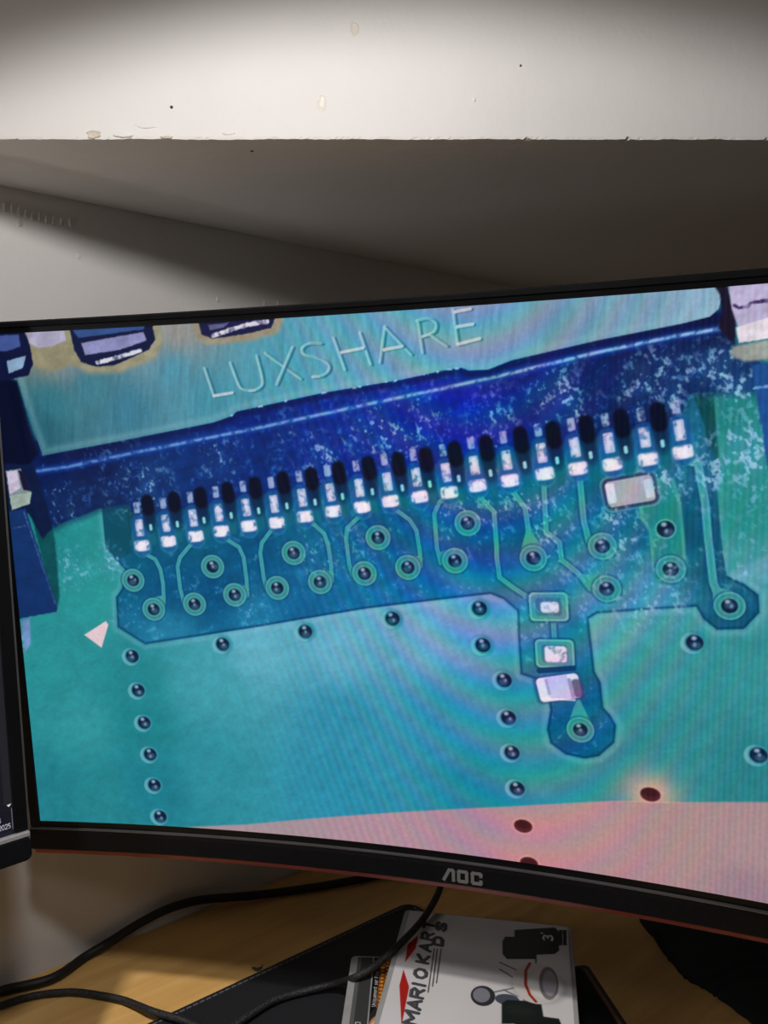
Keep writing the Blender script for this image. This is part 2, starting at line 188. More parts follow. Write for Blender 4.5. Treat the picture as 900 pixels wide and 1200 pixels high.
def catmull(pts, sub=8):
    P = [Vector(p) for p in pts]
    P = [P[0] * 2 - P[1]] + P + [P[-1] * 2 - P[-2]]
    out = []
    for i in range(1, len(P) - 2):
        for k in range(sub):
            t = k / sub
            a, b, c, d = P[i - 1], P[i], P[i + 1], P[i + 2]
            out.append(0.5 * ((2 * b) + (c - a) * t + (2 * a - 5 * b + 4 * c - d) * t * t + (3 * b - a - 3 * c + d) * t ** 3))
    out.append(P[-2])
    return out

def tube(name, pts, r, mat, parent=None, sides=12, sub=8, rfun=None):
    C = catmull(pts, sub)
    verts, faces = [], []
    up = Vector((0, 0, 1))
    for i, p in enumerate(C):
        t = (C[min(i + 1, len(C) - 1)] - C[max(i - 1, 0)]).normalized()
        a = t.cross(up)
        if a.length < 1e-4: a = Vector((1, 0, 0))
        a.normalize(); b = a.cross(t).normalized()
        rr = r if rfun is None else rfun(i / (len(C) - 1))
        for k in range(sides):
            w = 2 * math.pi * k / sides
            verts.append(p + a * (rr * math.cos(w)) + b * (rr * math.sin(w)))
    for i in range(len(C) - 1):
        for k in range(sides):
            faces.append((i * sides + k, i * sides + (k + 1) % sides, (i + 1) * sides + (k + 1) % sides, (i + 1) * sides + k))
    faces.append(tuple(range(sides))[::-1])
    faces.append(tuple(range((len(C) - 1) * sides, len(C) * sides)))
    return mesh_obj(name, verts, faces, mat, parent, smooth=True)

# ------------------------------------------------------------------ materials
def new_mat(name):
    m = bpy.data.materials.new(name)
    m.use_nodes = True
    nt = m.node_tree
    return m, nt, nt.nodes['Principled BSDF']

def plain(name, rgb, rough=0.5, metal=0.0, spec=0.5, noise=0.0, scale=60.0, bump=0.0, coat=0.0):
    m, nt, p = new_mat(name)
    p.inputs['Base Color'].default_value = (*rgb, 1)
    p.inputs['Roughness'].default_value = rough
    p.inputs['Metallic'].default_value = metal
    p.inputs['Specular IOR Level'].default_value = spec
    p.inputs['Coat Weight'].default_value = coat
    if noise or bump:
        tc = nt.nodes.new('ShaderNodeTexCoord')
        n = nt.nodes.new('ShaderNodeTexNoise')
        n.inputs['Scale'].default_value = scale
        n.inputs['Detail'].default_value = 5
        nt.links.new(tc.outputs['Object'], n.inputs['Vector'])
        if noise:
            r = nt.nodes.new('ShaderNodeValToRGB')
            r.color_ramp.elements[0].position = 0.3
            r.color_ramp.elements[1].position = 0.7
            r.color_ramp.elements[0].color = (*[c * (1 - noise) for c in rgb], 1)
            r.color_ramp.elements[1].color = (*[min(1, c * (1 + noise)) for c in rgb], 1)
            nt.links.new(n.outputs['Fac'], r.inputs['Fac'])
            nt.links.new(r.outputs['Color'], p.inputs['Base Color'])
        if bump:
            b = nt.nodes.new('ShaderNodeBump')
            b.inputs['Strength'].default_value = bump
            b.inputs['Distance'].default_value = 0.001
            nt.links.new(n.outputs['Fac'], b.inputs['Height'])
            nt.links.new(b.outputs['Normal'], p.inputs['Normal'])
    return m

def plaster(name, rgb):
    m, nt, p = new_mat(name)
    p.inputs['Roughness'].default_value = 0.55
    p.inputs['Specular IOR Level'].default_value = 0.35
    tc = nt.nodes.new('ShaderNodeTexCoord')
    mp = nt.nodes.new('ShaderNodeMapping')
    mp.inputs['Scale'].default_value = (1.0, 1.0, 0.75)          # brush strokes run vertically
    nt.links.new(tc.outputs['Object'], mp.inputs['Vector'])
    n1 = nt.nodes.new('ShaderNodeTexNoise'); n1.inputs['Scale'].default_value = 260; n1.inputs['Detail'].default_value = 3
    n2 = nt.nodes.new('ShaderNodeTexNoise'); n2.inputs['Scale'].default_value = 45; n2.inputs['Detail'].default_value = 4
    for n in (n1, n2): nt.links.new(mp.outputs['Vector'], n.inputs['Vector'])
    ad = nt.nodes.new('ShaderNodeMath'); ad.operation = 'MULTIPLY_ADD'; ad.inputs[1].default_value = 0.28
    nt.links.new(n1.outputs['Fac'], ad.inputs[0]); nt.links.new(n2.outputs['Fac'], ad.inputs[2])
    b = nt.nodes.new('ShaderNodeBump'); b.inputs['Strength'].default_value = 0.30; b.inputs['Distance'].default_value = 0.0016
    nt.links.new(ad.outputs[0], b.inputs['Height']); nt.links.new(b.outputs['Normal'], p.inputs['Normal'])
    n3 = nt.nodes.new('ShaderNodeTexNoise'); n3.inputs['Scale'].default_value = 6; n3.inputs['Detail'].default_value = 4
    nt.links.new(tc.outputs['Object'], n3.inputs['Vector'])
    r = nt.nodes.new('ShaderNodeValToRGB')
    r.color_ramp.elements[0].position = 0.35; r.color_ramp.elements[1].position = 0.65
    r.color_ramp.elements[0].color = (*[c * 0.95 for c in rgb], 1); r.color_ramp.elements[1].color = (*rgb, 1)
    nt.links.new(n3.outputs['Fac'], r.inputs['Fac']); nt.links.new(r.outputs['Color'], p.inputs['Base Color'])
    return m

def wood(name, c0, c1):
    m, nt, p = new_mat(name)
    p.inputs['Roughness'].default_value = 0.42
    tc = nt.nodes.new('ShaderNodeTexCoord')
    mp = nt.nodes.new('ShaderNodeMapping'); mp.inputs['Scale'].default_value = (2.2, 38, 38)
    nt.links.new(tc.outputs['Object'], mp.inputs['Vector'])
    n = nt.nodes.new('ShaderNodeTexNoise'); n.inputs['Scale'].default_value = 2.4; n.inputs['Detail'].default_value = 6; n.inputs['Distortion'].default_value = 0.7
    nt.links.new(mp.outputs['Vector'], n.inputs['Vector'])
    r = nt.nodes.new('ShaderNodeValToRGB')
    r.color_ramp.elements[0].position = 0.34; r.color_ramp.elements[1].position = 0.68
    r.color_ramp.elements[0].color = (*c0, 1); r.color_ramp.elements[1].color = (*c1, 1)
    nt.links.new(n.outputs['Fac'], r.inputs['Fac']); nt.links.new(r.outputs['Color'], p.inputs['Base Color'])
    return m

def attr_mat(name, emit, rough, coat=0.0, spec=0.5):
    """picture stored per vertex; shown as light (a screen) or as print (a cover)"""
    m, nt, p = new_mat(name)
    a = nt.nodes.new('ShaderNodeAttribute'); a.attribute_name = 'picture'
    p.inputs['Roughness'].default_value = rough
    p.inputs['Coat Weight'].default_value = coat
    p.inputs['Specular IOR Level'].default_value = spec
    if emit:
        p.inputs['Base Color'].default_value = (0.004, 0.004, 0.005, 1)
        nt.links.new(a.outputs['Color'], p.inputs['Emission Color'])
        p.inputs['Emission Strength'].default_value = emit
    else:
        nt.links.new(a.outputs['Color'], p.inputs['Base Color'])
    return m

def braid_mat(name, c0, c1):
    m, nt, p = new_mat(name)
    p.inputs['Roughness'].default_value = 0.6
    tc = nt.nodes.new('ShaderNodeTexCoord')
    v = nt.nodes.new('ShaderNodeTexVoronoi'); v.inputs['Scale'].default_value = 900
    nt.links.new(tc.outputs['Object'], v.inputs['Vector'])
    r = nt.nodes.new('ShaderNodeValToRGB')
    r.color_ramp.elements[0].color = (*c1, 1); r.color_ramp.elements[1].color = (*c0, 1)
    r.color_ramp.elements[1].position = 0.6
    nt.links.new(v.outputs['Distance'], r.inputs['Fac']); nt.links.new(r.outputs['Color'], p.inputs['Base Color'])
    b = nt.nodes.new('ShaderNodeBump'); b.inputs['Strength'].default_value = 0.6; b.inputs['Distance'].default_value = 0.0006
    nt.links.new(v.outputs['Distance'], b.inputs['Height']); nt.links.new(b.outputs['Normal'], p.inputs['Normal'])
    return m

M = dict(
    wall=plaster('cream_wall_paint', (0.80, 0.782, 0.76)),
    blister=plain('peeling_paint', (0.62, 0.56, 0.46), 0.7, bump=0.4, scale=300),
    stain=plain('yellowed_drip', (0.73, 0.685, 0.60), 0.4),
    dirt=plain('dark_speck', (0.05, 0.045, 0.04), 0.8),
    wood=wood('beech_desk', (0.72, 0.42, 0.135), (0.84, 0.52, 0.19)),
    floor=wood('floor_boards', (0.10, 0.06, 0.035), (0.16, 0.10, 0.06)),
    bezel=plain('black_glossy_bezel', (0.006, 0.006, 0.007), 0.3, noise=0.15, spec=0.2),
    chin=plain('black_satin_chin', (0.007, 0.0075, 0.010), 0.5, noise=0.2, scale=400, spec=0.15),
    back=plain('black_textured_back', (0.02, 0.02, 0.02), 0.6, bump=0.2, scale=500),
    red=plain('dark_red_trim', (0.40, 0.085, 0.07), 0.45, noise=0.1),
    silver=plain('thin_silver_line', (0.14, 0.14, 0.15), 0.35, metal=0.6, noise=0.1),
    logo=plain('grey_logo_print', (0.20, 0.20, 0.205), 0.45, noise=0.05),
    bright=plain('silver_strip', (0.62, 0.62, 0.65), 0.32, metal=0.5, noise=0.08),
    steel=plain('dark_arm_metal', (0.06, 0.06, 0.065), 0.45, metal=0.4, noise=0.1),
    mat=plain('black_leather_mat', (0.012, 0.013, 0.017), 0.55, bump=0.3, scale=700, noise=0.2),
    stitch=plain('grey_thread', (0.13, 0.14, 0.16), 0.8, noise=0.2, scale=900),
    rubber=plain('black_rubber', (0.010, 0.010, 0.010), 0.55, noise=0.1),
    braid=braid_mat('braided_sleeve', (0.010, 0.010, 0.012), (0.055, 0.053, 0.058)),
    cloth=plain('black_cloth', (0.010, 0.014, 0.015), 0.95, bump=0.5, scale=900, noise=0.3),
    case_grey=plain('frosted_case_plastic', (0.34, 0.345, 0.355), 0.28, noise=0.08, scale=90),
    case_black=plain('black_case_plastic', (0.012, 0.012, 0.013), 0.3, noise=0.1),
    brown=plain('worn_brown_edge', (0.19, 0.085, 0.045), 0.5, noise=0.15),
    dark_screen=attr_mat('dark_screen_picture', 1.0, 0.4),
    screen=attr_mat('board_picture', 1.0, 0.6, spec=0.06),
    print_=attr_mat('printed_sleeve', 0, 0.25, spec=0.4),
)

# ------------------------------------------------------------------ the setting
WD = Vector((0.77, 0.637, 0)).normalized()      # along the back wall (to the right and away)
WN = Vector((WD.y, -WD.x, 0))                   # out of the wall, into the room
W0 = Vector((-0.2894, 0.5845, 0))               # a point of the wall / desk joint
def wall_frame(s, o, z):
    p = W0 + WD * s + WN * o
    return (p.x, p.y, z)
Z_SOFFIT, Y_BEAM = 0.593, 0.511
Z_FLOOR, Z_TOP = -0.74, 1.55

wb = box('wall_back', (-1.6, 2.1, 0.0, 0.08, Z_FLOOR, Z_TOP), M['wall'])
wb.location = W0
wb.rotation_euler = (0, 0, math.atan2(WD.y, WD.x))
wb['kind'] = 'structure'

# the boxed-out upper wall: front face level with the picture, wedge-shaped underside running back to the wall
def build_bulkhead():
    rnd = np.random.default_rng(5)
    n = 900
    xs = np.linspace(-0.377, 1.18, n)
    yb = np.interp(xs, [-0.377, 1.18], [Y_BEAM + 0.0005, W0.y + (1.18 - W0.x) / WD.x * WD.y])
    j = np.convolve(rnd.normal(0, 1, n + 8), np.ones(3) / 3, 'same')[4:-4] * 0.00022
    j += np.convolve(rnd.normal(0, 1, n + 60), np.hanning(40) / 20, 'same')[30:-30] * 0.0006
    chip = (rnd.random(n) > 0.955) * rnd.random(n) * 0.0016 * (0.4 + 1.2 * (xs > 0.05))
    edge = Z_SOFFIT + j + chip
    zs_rows = [0.0016, 0.012, 0.05, 0.2, 0.5, Z_TOP - Z_SOFFIT]
    verts, faces = [], []
    verts += [(x, Y_BEAM + 0.0001 + abs(rnd.normal(0, 0.00022)), z) for x, z in zip(xs, edge)]
    for r, dz in enumerate(zs_rows):
        verts += [(x, Y_BEAM, Z_SOFFIT + dz) for x in xs]
    rows = 1 + len(zs_rows)
    for r in range(rows - 1):
        for i in range(n - 1):
            faces.append((r * n + i, r * n + i + 1, (r + 1) * n + i + 1, (r + 1) * n + i))
    base = len(verts)
    srows = [0.012, 0.1, 0.4, 1.0]
    for t in srows:
        verts += [(x, Y_BEAM + (b - Y_BEAM) * t if t > 0.02 else min(Y_BEAM + 0.003, b), Z_SOFFIT) for x, b in zip(xs, yb)]
    for i in range(n - 1):
        faces.append((i + 1, i, base + i, base + i + 1))
    for r in range(len(srows) - 1):
        for i in range(n - 1):
            faces.append((base + r * n + i + 1, base + r * n + i, base + (r + 1) * n + i, base + (r + 1) * n + i + 1))
    # back and top so that it is a closed wedge
    tb = len(verts)
    verts += [(x, b, Z_TOP) for x, b in zip(xs, yb)]
    last = base + (len(srows) - 1) * n
    topf = (rows - 1) * n
    for i in range(n - 1):
        faces.append((last + i + 1, last + i, tb + i, tb + i + 1))
        faces.append((topf + i, topf + i + 1, tb + i + 1, tb + i))
    o = mesh_obj('wall_bulkhead', verts, faces, M['wall'])
    o['kind'] = 'structure'
    return o
bulk = build_bulkhead()
box('wall_right', (1.18, 1.26, -1.2, 1.95, Z_FLOOR, Z_TOP), M['wall'])['kind'] = 'structure'
box('floor', (-1.9, 1.3, -1.2, 2.0, Z_FLOOR - 0.05, Z_FLOOR), M['floor'])['kind'] = 'structure'

def blob(name, c, rx, rz, depth, mat, parent, frame, seed=0, ring=False):
    """low irregular bump on a wall; frame(s, out, t) -> world"""
    rnd = random.Random(seed)
    n = 16
    verts, faces = [], []
    prof = [(1.0, 0.0), (0.86, depth), (0.7, depth * (0.25 if ring else 1.15)), (0.35, depth * (0.2 if ring else 1.3))]
    wob = [1 + rnd.uniform(-0.22, 0.22) for _ in range(n)]
    for r, d in prof:
        for k in range(n):
            a = 2 * math.pi * k / n
            verts.append(frame(c[0] + rx * r * wob[k] * math.cos(a), d, c[1] + rz * r * wob[k] * math.sin(a)))
    verts.append(frame(c[0], prof[-1][1], c[1]))
    for i in range(len(prof) - 1):
        for k in range(n):
            faces.append((i * n + k, i * n + (k + 1) % n, (i + 1) * n + (k + 1) % n, (i + 1) * n + k))
    b = (len(prof) - 1) * n
    for k in range(n):
        faces.append((b + k, b + (k + 1) % n, len(verts) - 1))
    return mesh_obj(name, verts, faces, mat, parent, smooth=True)

bf = lambda s, o, t: (s, Y_BEAM - o, t)
blob('paint_blister', (-0.1776, 0.5958), 0.0045, 0.0026, 0.0012, M['blister'], bulk, bf, 1, True)
blob('paint_blister', (-0.1600, 0.5955), 0.006, 0.0018, 0.0008, M['wall'], bulk, bf, 2)
blob('paint_blister', (-0.1330, 0.5940), 0.004, 0.0010, 0.0010, M['blister'], bulk, bf, 3)
blob('paint_blister', (-0.1450, 0.6010), 0.007, 0.0020, 0.0004, M['wall'], bulk, bf, 4)
blob('paint_blister', (-0.0950, 0.5965), 0.004, 0.0012, 0.0005, M['wall'], bulk, bf, 12)
blob('yellow_drip', (-0.0380, 0.6139), 0.0026, 0.0047, 0.0003, M['stain'], bulk, bf, 5, True)
blob('yellow_drip', (-0.0181, 0.6580), 0.0026, 0.0043, 0.0003, M['stain'], bulk, bf, 6, True)
blob('nail_head', (-0.1297, 0.6120), 0.0011, 0.0010, 0.0005, M['dirt'], bulk, bf, 7, True)
blob('paint_drip', (-0.1294, 0.6175), 0.0005, 0.0050, 0.0004, M['wall'], bulk, bf, 8)
blob('paint_drip', (0.0831, 0.6365), 0.0007, 0.0007, 0.0005, M['dirt'], bulk, bf, 9)
blob('paint_drip', (0.0552, 0.6164), 0.0006, 0.0012, 0.0006, M['wall'], bulk, bf, 10)
wf = lambda s, o, t: (s, -o, t)
for i, (x, y, z) in enumerate(WALLMARKS):
    s = (Vector((x, y, 0)) - W0).dot(WD)
    if i < 10:
        blob('paint_blister', (s, z), 0.0011, 0.0036, 0.0010, M['wall'], wb, wf, 20 + i)
    else:
        blob('paint_blister', (s, z), 0.0016, 0.0026, 0.0008, M['blister'] if i == 10 else M['wall'], wb, wf, 20 + i)
blob('dark_speck', (-0.0840, 0.5300), 0.001, 0.001, 0.0004, M['dirt'], bulk, lambda s, o, t: (s, t, Z_SOFFIT - o), 40)

# ------------------------------------------------------------------ desk and what lies on it
RZ_WALL = math.atan2(WD.y, WD.x)
desk = empty('desk', (W0.x, W0.y, Z_FLOOR), RZ_WALL)
tag(desk, 'light orange wooden desk set against the cream wall', 'desk')
DZ = -Z_FLOOR
box('desktop', (-0.95, 1.15, -0.78, -0.001, DZ - 0.028, DZ), M['wood'], desk, bevel=0.0015)
for s in (-0.90, 1.08):
    box('side_panel', (s, s + 0.025, -0.72, -0.03, 0.0, DZ - 0.028), M['wood'], desk, bevel=0.001)
box('back_panel', (-0.875, 1.08, -0.06, -0.042, 0.25, DZ - 0.028), M['wood'], desk)

# desk mat: its far edge runs parallel to the wall, its right end lies under the game cases
MC = Vector((0.023, 0.698, 0))
matr = empty('desk_mat', (MC.x, MC.y, 0), RZ_WALL)
tag(matr, 'black leather desk mat with grey stitched border under the game cases', 'desk mat')
prism('pad', rounded_rect(-0.42, 0.0, -0.36, 0.0, 0.012), 0.0002, 0.003, M['mat'], matr, bevel=0.0007)
def stitching():
    v, f = [], []
    def st(x, y, along):
        a, b = (0.0019, 0.00055) if along else (0.00055, 0.0019)
        k = len(v)
        v.extend(box_v(x - a, x + a, y - b, y + b, 0.0028, 0.0036))
        f.extend([tuple(k + q for q in fc) for fc in BOXF])
    x = -0.408
    while x < -0.012:
        st(x, -0.0042, True); x += 0.0052
    y = -0.35
    while y < -0.012:
        st(-0.0042, y, False); y += 0.0052
    o = mesh_obj('stitching', v, f, M['stitch'], matr)
    o['kind'] = 'stuff'
stitching()

# black cloth on the right
CLOTH = [(0.2190, 0.70), (0.2234, 0.6368), (0.2258, 0.6177), (0.2295, 0.5966), (0.2340, 0.5875), (0.2421, 0.5787), (0.2497, 0.5664), (0.2608, 0.5391), (0.30, 0.47),
         (0.47, 0.44), (0.52, 0.60), (0.50, 0.78), (0.36, 0.80), (0.25, 0.77)]
def build_cloth():
    rnd = random.Random(3)
    pts = []
    n = len(CLOTH)
    for i in range(n):
        a, b = Vector(CLOTH[i]), Vector(CLOTH[(i + 1) % n])
        for k in range(6):
            p = a.lerp(b, k / 6)
            pts.append((p.x + rnd.uniform(-0.0012, 0.0012), p.y + rnd.uniform(-0.0012, 0.0012)))
    c = Vector((0.37, 0.62))
    rings = [(1.0, 0.0002), (0.995, 0.003), (0.97, 0.006), (0.8, 0.010), (0.5, 0.008), (0.2, 0.012)]
    v, f = [], []
    m = len(pts)
    for s, z in rings:
        for i, (x, y) in enumerate(pts):
            w = 0.0025 * math.sin(i * 0.5 + s * 9) if 0.3 < s < 0.96 else 0
            v.append((c.x + (x - c.x) * s, c.y + (y - c.y) * s, max(0.0002, z + w)))
    for r in range(len(rings) - 1):
        for i in range(m):
            f.append((r * m + i, r * m + (i + 1) % m, (r + 1) * m + (i + 1) % m, (r + 1) * m + i))
    f.append(tuple(range((len(rings) - 1) * m, len(rings) * m)))
    f.append(tuple(range(m))[::-1])
    o = mesh_obj('folded_cloth', v, f, M['cloth'], smooth=True)
    tag(o, 'black cloth lying flat on the bare desk beside the case stack', 'cloth')
build_cloth()

o = tube('power_cable', THICK, 0.0036, M['rubber'])
tag(o, 'smooth thick black cable running along the foot of the wall', 'cable')
o = tube('braided_cable', BRAID, 0.0026, M['braid'])
tag(o, 'thin grey-black braided cable looping over the mat and game cases', 'cable')
o = tube('crumb', CRUMB, 0.001, M['dirt'], sides=8, rfun=lambda t: 0.0004 + 0.0009 * math.sin(math.pi * min(1, t + 0.15)))
tag(o, 'tiny dark curled crumb on the wooden desk beside the mat edge', 'crumb')

# ------------------------------------------------------------------ painting: pictures evaluated point by point
def smooth(d, s):
    t = np.clip(0.5 - d / max(s, 1e-6), 0, 1)
    return t * t * (3 - 2 * t)

class Picture:
    """A picture over a grid of points (X, Y), in mm; colours are display values 0..255."""
    def __init__(self, xs, ys, seed=1):
        self.xs, self.ys = xs, ys
        self.X, self.Y = np.meshgrid(xs, ys)
        self.img = np.zeros((len(ys), len(xs), 3), np.float32)
        self.rng = np.random.default_rng(seed)
    def win(self, pts, m):
        p = np.asarray(pts, float).reshape(-1, 2)
        i0, i1 = np.searchsorted(self.xs, [p[:, 0].min() - m, p[:, 0].max() + m])
        j0, j1 = np.searchsorted(self.ys, [p[:, 1].min() - m, p[:, 1].max() + m])
        return (slice(j0, j1), slice(i0, i1))
    def mix(self, w, a, c):
        c = np.asarray(c, np.float32)
        v = self.img[w]
        v += (c - v) * a[..., None]
    def sd_poly(self, w, pts):
        X, Y = self.X[w], self.Y[w]
        p = np.asarray(pts, float)
        d = np.full(X.shape, 1e9); ins = np.zeros(X.shape, bool)
        for i in range(len(p)):
            (ax, ay), (bx, by) = p[i], p[(i + 1) % len(p)]
            ex, ey = bx - ax, by - ay
            t = np.clip(((X - ax) * ex + (Y - ay) * ey) / (ex * ex + ey * ey + 1e-12), 0, 1)
            d = np.minimum(d, (X - ax - t * ex) ** 2 + (Y - ay - t * ey) ** 2)
            if ay != by:
                ins ^= ((ay > Y) != (by > Y)) & (X < (bx - ax) * (Y - ay) / (by - ay) + ax)
        d = np.sqrt(d)
        return np.where(ins, -d, d)
    def sd_line(self, w, pts):
        X, Y = self.X[w], self.Y[w]
        p = np.asarray(pts, float)
        d = np.full(X.shape, 1e9)
        for i in range(len(p) - 1):
            (ax, ay), (bx, by) = p[i], p[i + 1]
            ex, ey = bx - ax, by - ay
            t = np.clip(((X - ax) * ex + (Y - ay) * ey) / (ex * ex + ey * ey + 1e-12), 0, 1)
            d = np.minimum(d, (X - ax - t * ex) ** 2 + (Y - ay - t * ey) ** 2)
        return np.sqrt(d)
    def poly(self, pts, c, soft=0.8, a=1.0):
        w = self.win(pts, soft + 1)
        self.mix(w, a * smooth(self.sd_poly(w, pts), soft), c)
    def line(self, pts, c, width, soft=0.7, a=1.0, off=(0, 0)):
        p = np.asarray(pts, float) + np.asarray(off)
        w = self.win(p, width + soft)
        self.mix(w, a * smooth(self.sd_line(w, p) - width / 2, soft), c)
    def ell(self, c0, rx, ry, c, soft=0.7, a=1.0, ang=0.0):
        w = self.win([c0], max(rx, ry) + soft + 1)
        x, y = self.X[w] - c0[0], self.Y[w] - c0[1]
        ca, sa = math.cos(ang), math.sin(ang)
        x, y = x * ca + y * sa, -x * sa + y * ca
        d = (np.sqrt((x / rx) ** 2 + (y / ry) ** 2) - 1) * min(rx, ry)
        self.mix(w, a * smooth(d, soft), c)
    def rbox(self, c0, hx, hy, r, c, soft=0.7, a=1.0, ang=0.0, tex=None):
        w = self.win([c0], max(hx, hy) + soft + 1)
        x, y = self.X[w] - c0[0], self.Y[w] - c0[1]
        ca, sa = math.cos(ang), math.sin(ang)
        x, y = x * ca + y * sa, -x * sa + y * ca
        qx, qy = np.abs(x) - hx + r, np.abs(y) - hy + r
        d = np.hypot(np.maximum(qx, 0), np.maximum(qy, 0)) + np.minimum(np.maximum(qx, qy), 0) - r
        al = a * smooth(d, soft)
        if tex is not None: al = al * tex[w]
        self.mix(w, al, c)
    def ring(self, c0, r, width, c, soft=0.6, a=1.0):
        w = self.win([c0], r + width + 1)
        d = np.abs(np.hypot(self.X[w] - c0[0], self.Y[w] - c0[1]) - r) - width / 2
        self.mix(w, a * smooth(d, soft), c)
    def noise(self, sx, sy, ang=0.0, octaves=3):
        """smooth random field, about 0..1, cell sizes in mm"""
        out = np.zeros(self.X.shape); tot = 0; amp = 1.0
        ca, sa = math.cos(ang), math.sin(ang)
        for o in range(octaves):
            x = (self.X * ca + self.Y * sa) / sx; y = (-self.X * sa + self.Y * ca) / sy
            x = x - x.min(); y = y - y.min()
            g = self.rng.random((int(y.max()) + 3, int(x.max()) + 3))
            xi, yi = x.astype(int), y.astype(int)
            fx, fy = x - xi, y - yi
            fx = fx * fx * (3 - 2 * fx); fy = fy * fy * (3 - 2 * fy)
            v = (g[yi, xi] * (1 - fx) + g[yi, xi + 1] * fx) * (1 - fy) + (g[yi + 1, xi] * (1 - fx) + g[yi + 1, xi + 1] * fx) * fy
            out += amp * v; tot += amp
            amp *= 0.55; sx *= 0.5; sy *= 0.5
        return out / tot
    def field(self, cps, s=8.0, power=1.6):
        """colour field through control points (x, y, r, g, b)"""
        cp = np.asarray(cps, float)
        xs, ys = np.linspace(self.xs[0], self.xs[-1], 150), np.linspace(self.ys[0], self.ys[-1], 90)
        X, Y = np.meshgrid(xs, ys)
        W = 1.0 / (((X[..., None] - cp[:, 0]) ** 2 + (Y[..., None] - cp[:, 1]) ** 2) + s * s) ** power
        F = (W[..., None] * cp[:, 2:]).sum(2) / W.sum(2)[..., None]
        fx = np.clip((self.xs - xs[0]) / (xs[1] - xs[0]), 0, 148.999); fy = np.clip((self.ys - ys[0]) / (ys[1] - ys[0]), 0, 88.999)
        xi, yi = fx.astype(int), fy.astype(int)
        tx, ty = (fx - xi)[None, :, None], (fy - yi)[:, None, None]
        A = F[yi][:, xi] * (1 - tx) + F[yi][:, xi + 1] * tx
        B = F[yi + 1][:, xi] * (1 - tx) + F[yi + 1][:, xi + 1] * tx
        return (A * (1 - ty) + B * ty).astype(np.float32)

def to_linear(c):
    c = np.clip(c / 255.0, 0, 1)
    return np.where(c <= 0.04045, c / 12.92, ((c + 0.055) / 1.055) ** 2.4)

def picture_grid(name, pic, place, mat, parent):
    """one surface whose vertices carry the picture; place(X, Y) -> (n, 3) array"""
    ny, nx = pic.X.shape
    co = place(pic.X.ravel(), pic.Y.ravel()).astype(np.float32)
    me = bpy.data.meshes.new(name)
    me.vertices.add(nx * ny)
    me.vertices.foreach_set('co', co.ravel())
    idx = np.arange(nx * ny).reshape(ny, nx)
    q = np.stack([idx[:-1, :-1], idx[:-1, 1:], idx[1:, 1:], idx[1:, :-1]], -1).reshape(-1, 4)
    me.loops.add(q.size)
    me.loops.foreach_set('vertex_index', q.ravel().astype(np.int32))
    me.polygons.add(len(q))
    me.polygons.foreach_set('loop_start', np.arange(0, q.size, 4, dtype=np.int32))
    me.update(calc_edges=True)
    at = me.attributes.new('picture', 'FLOAT_COLOR', 'POINT')
    rgba = np.ones((nx * ny, 4), np.float32)
    rgba[:, :3] = to_linear(pic.img).reshape(-1, 3)
    at.data.foreach_set('color', rgba.ravel())
    me.materials.append(mat)
    o = bpy.data.objects.new(name, me)
    return link(o, parent)

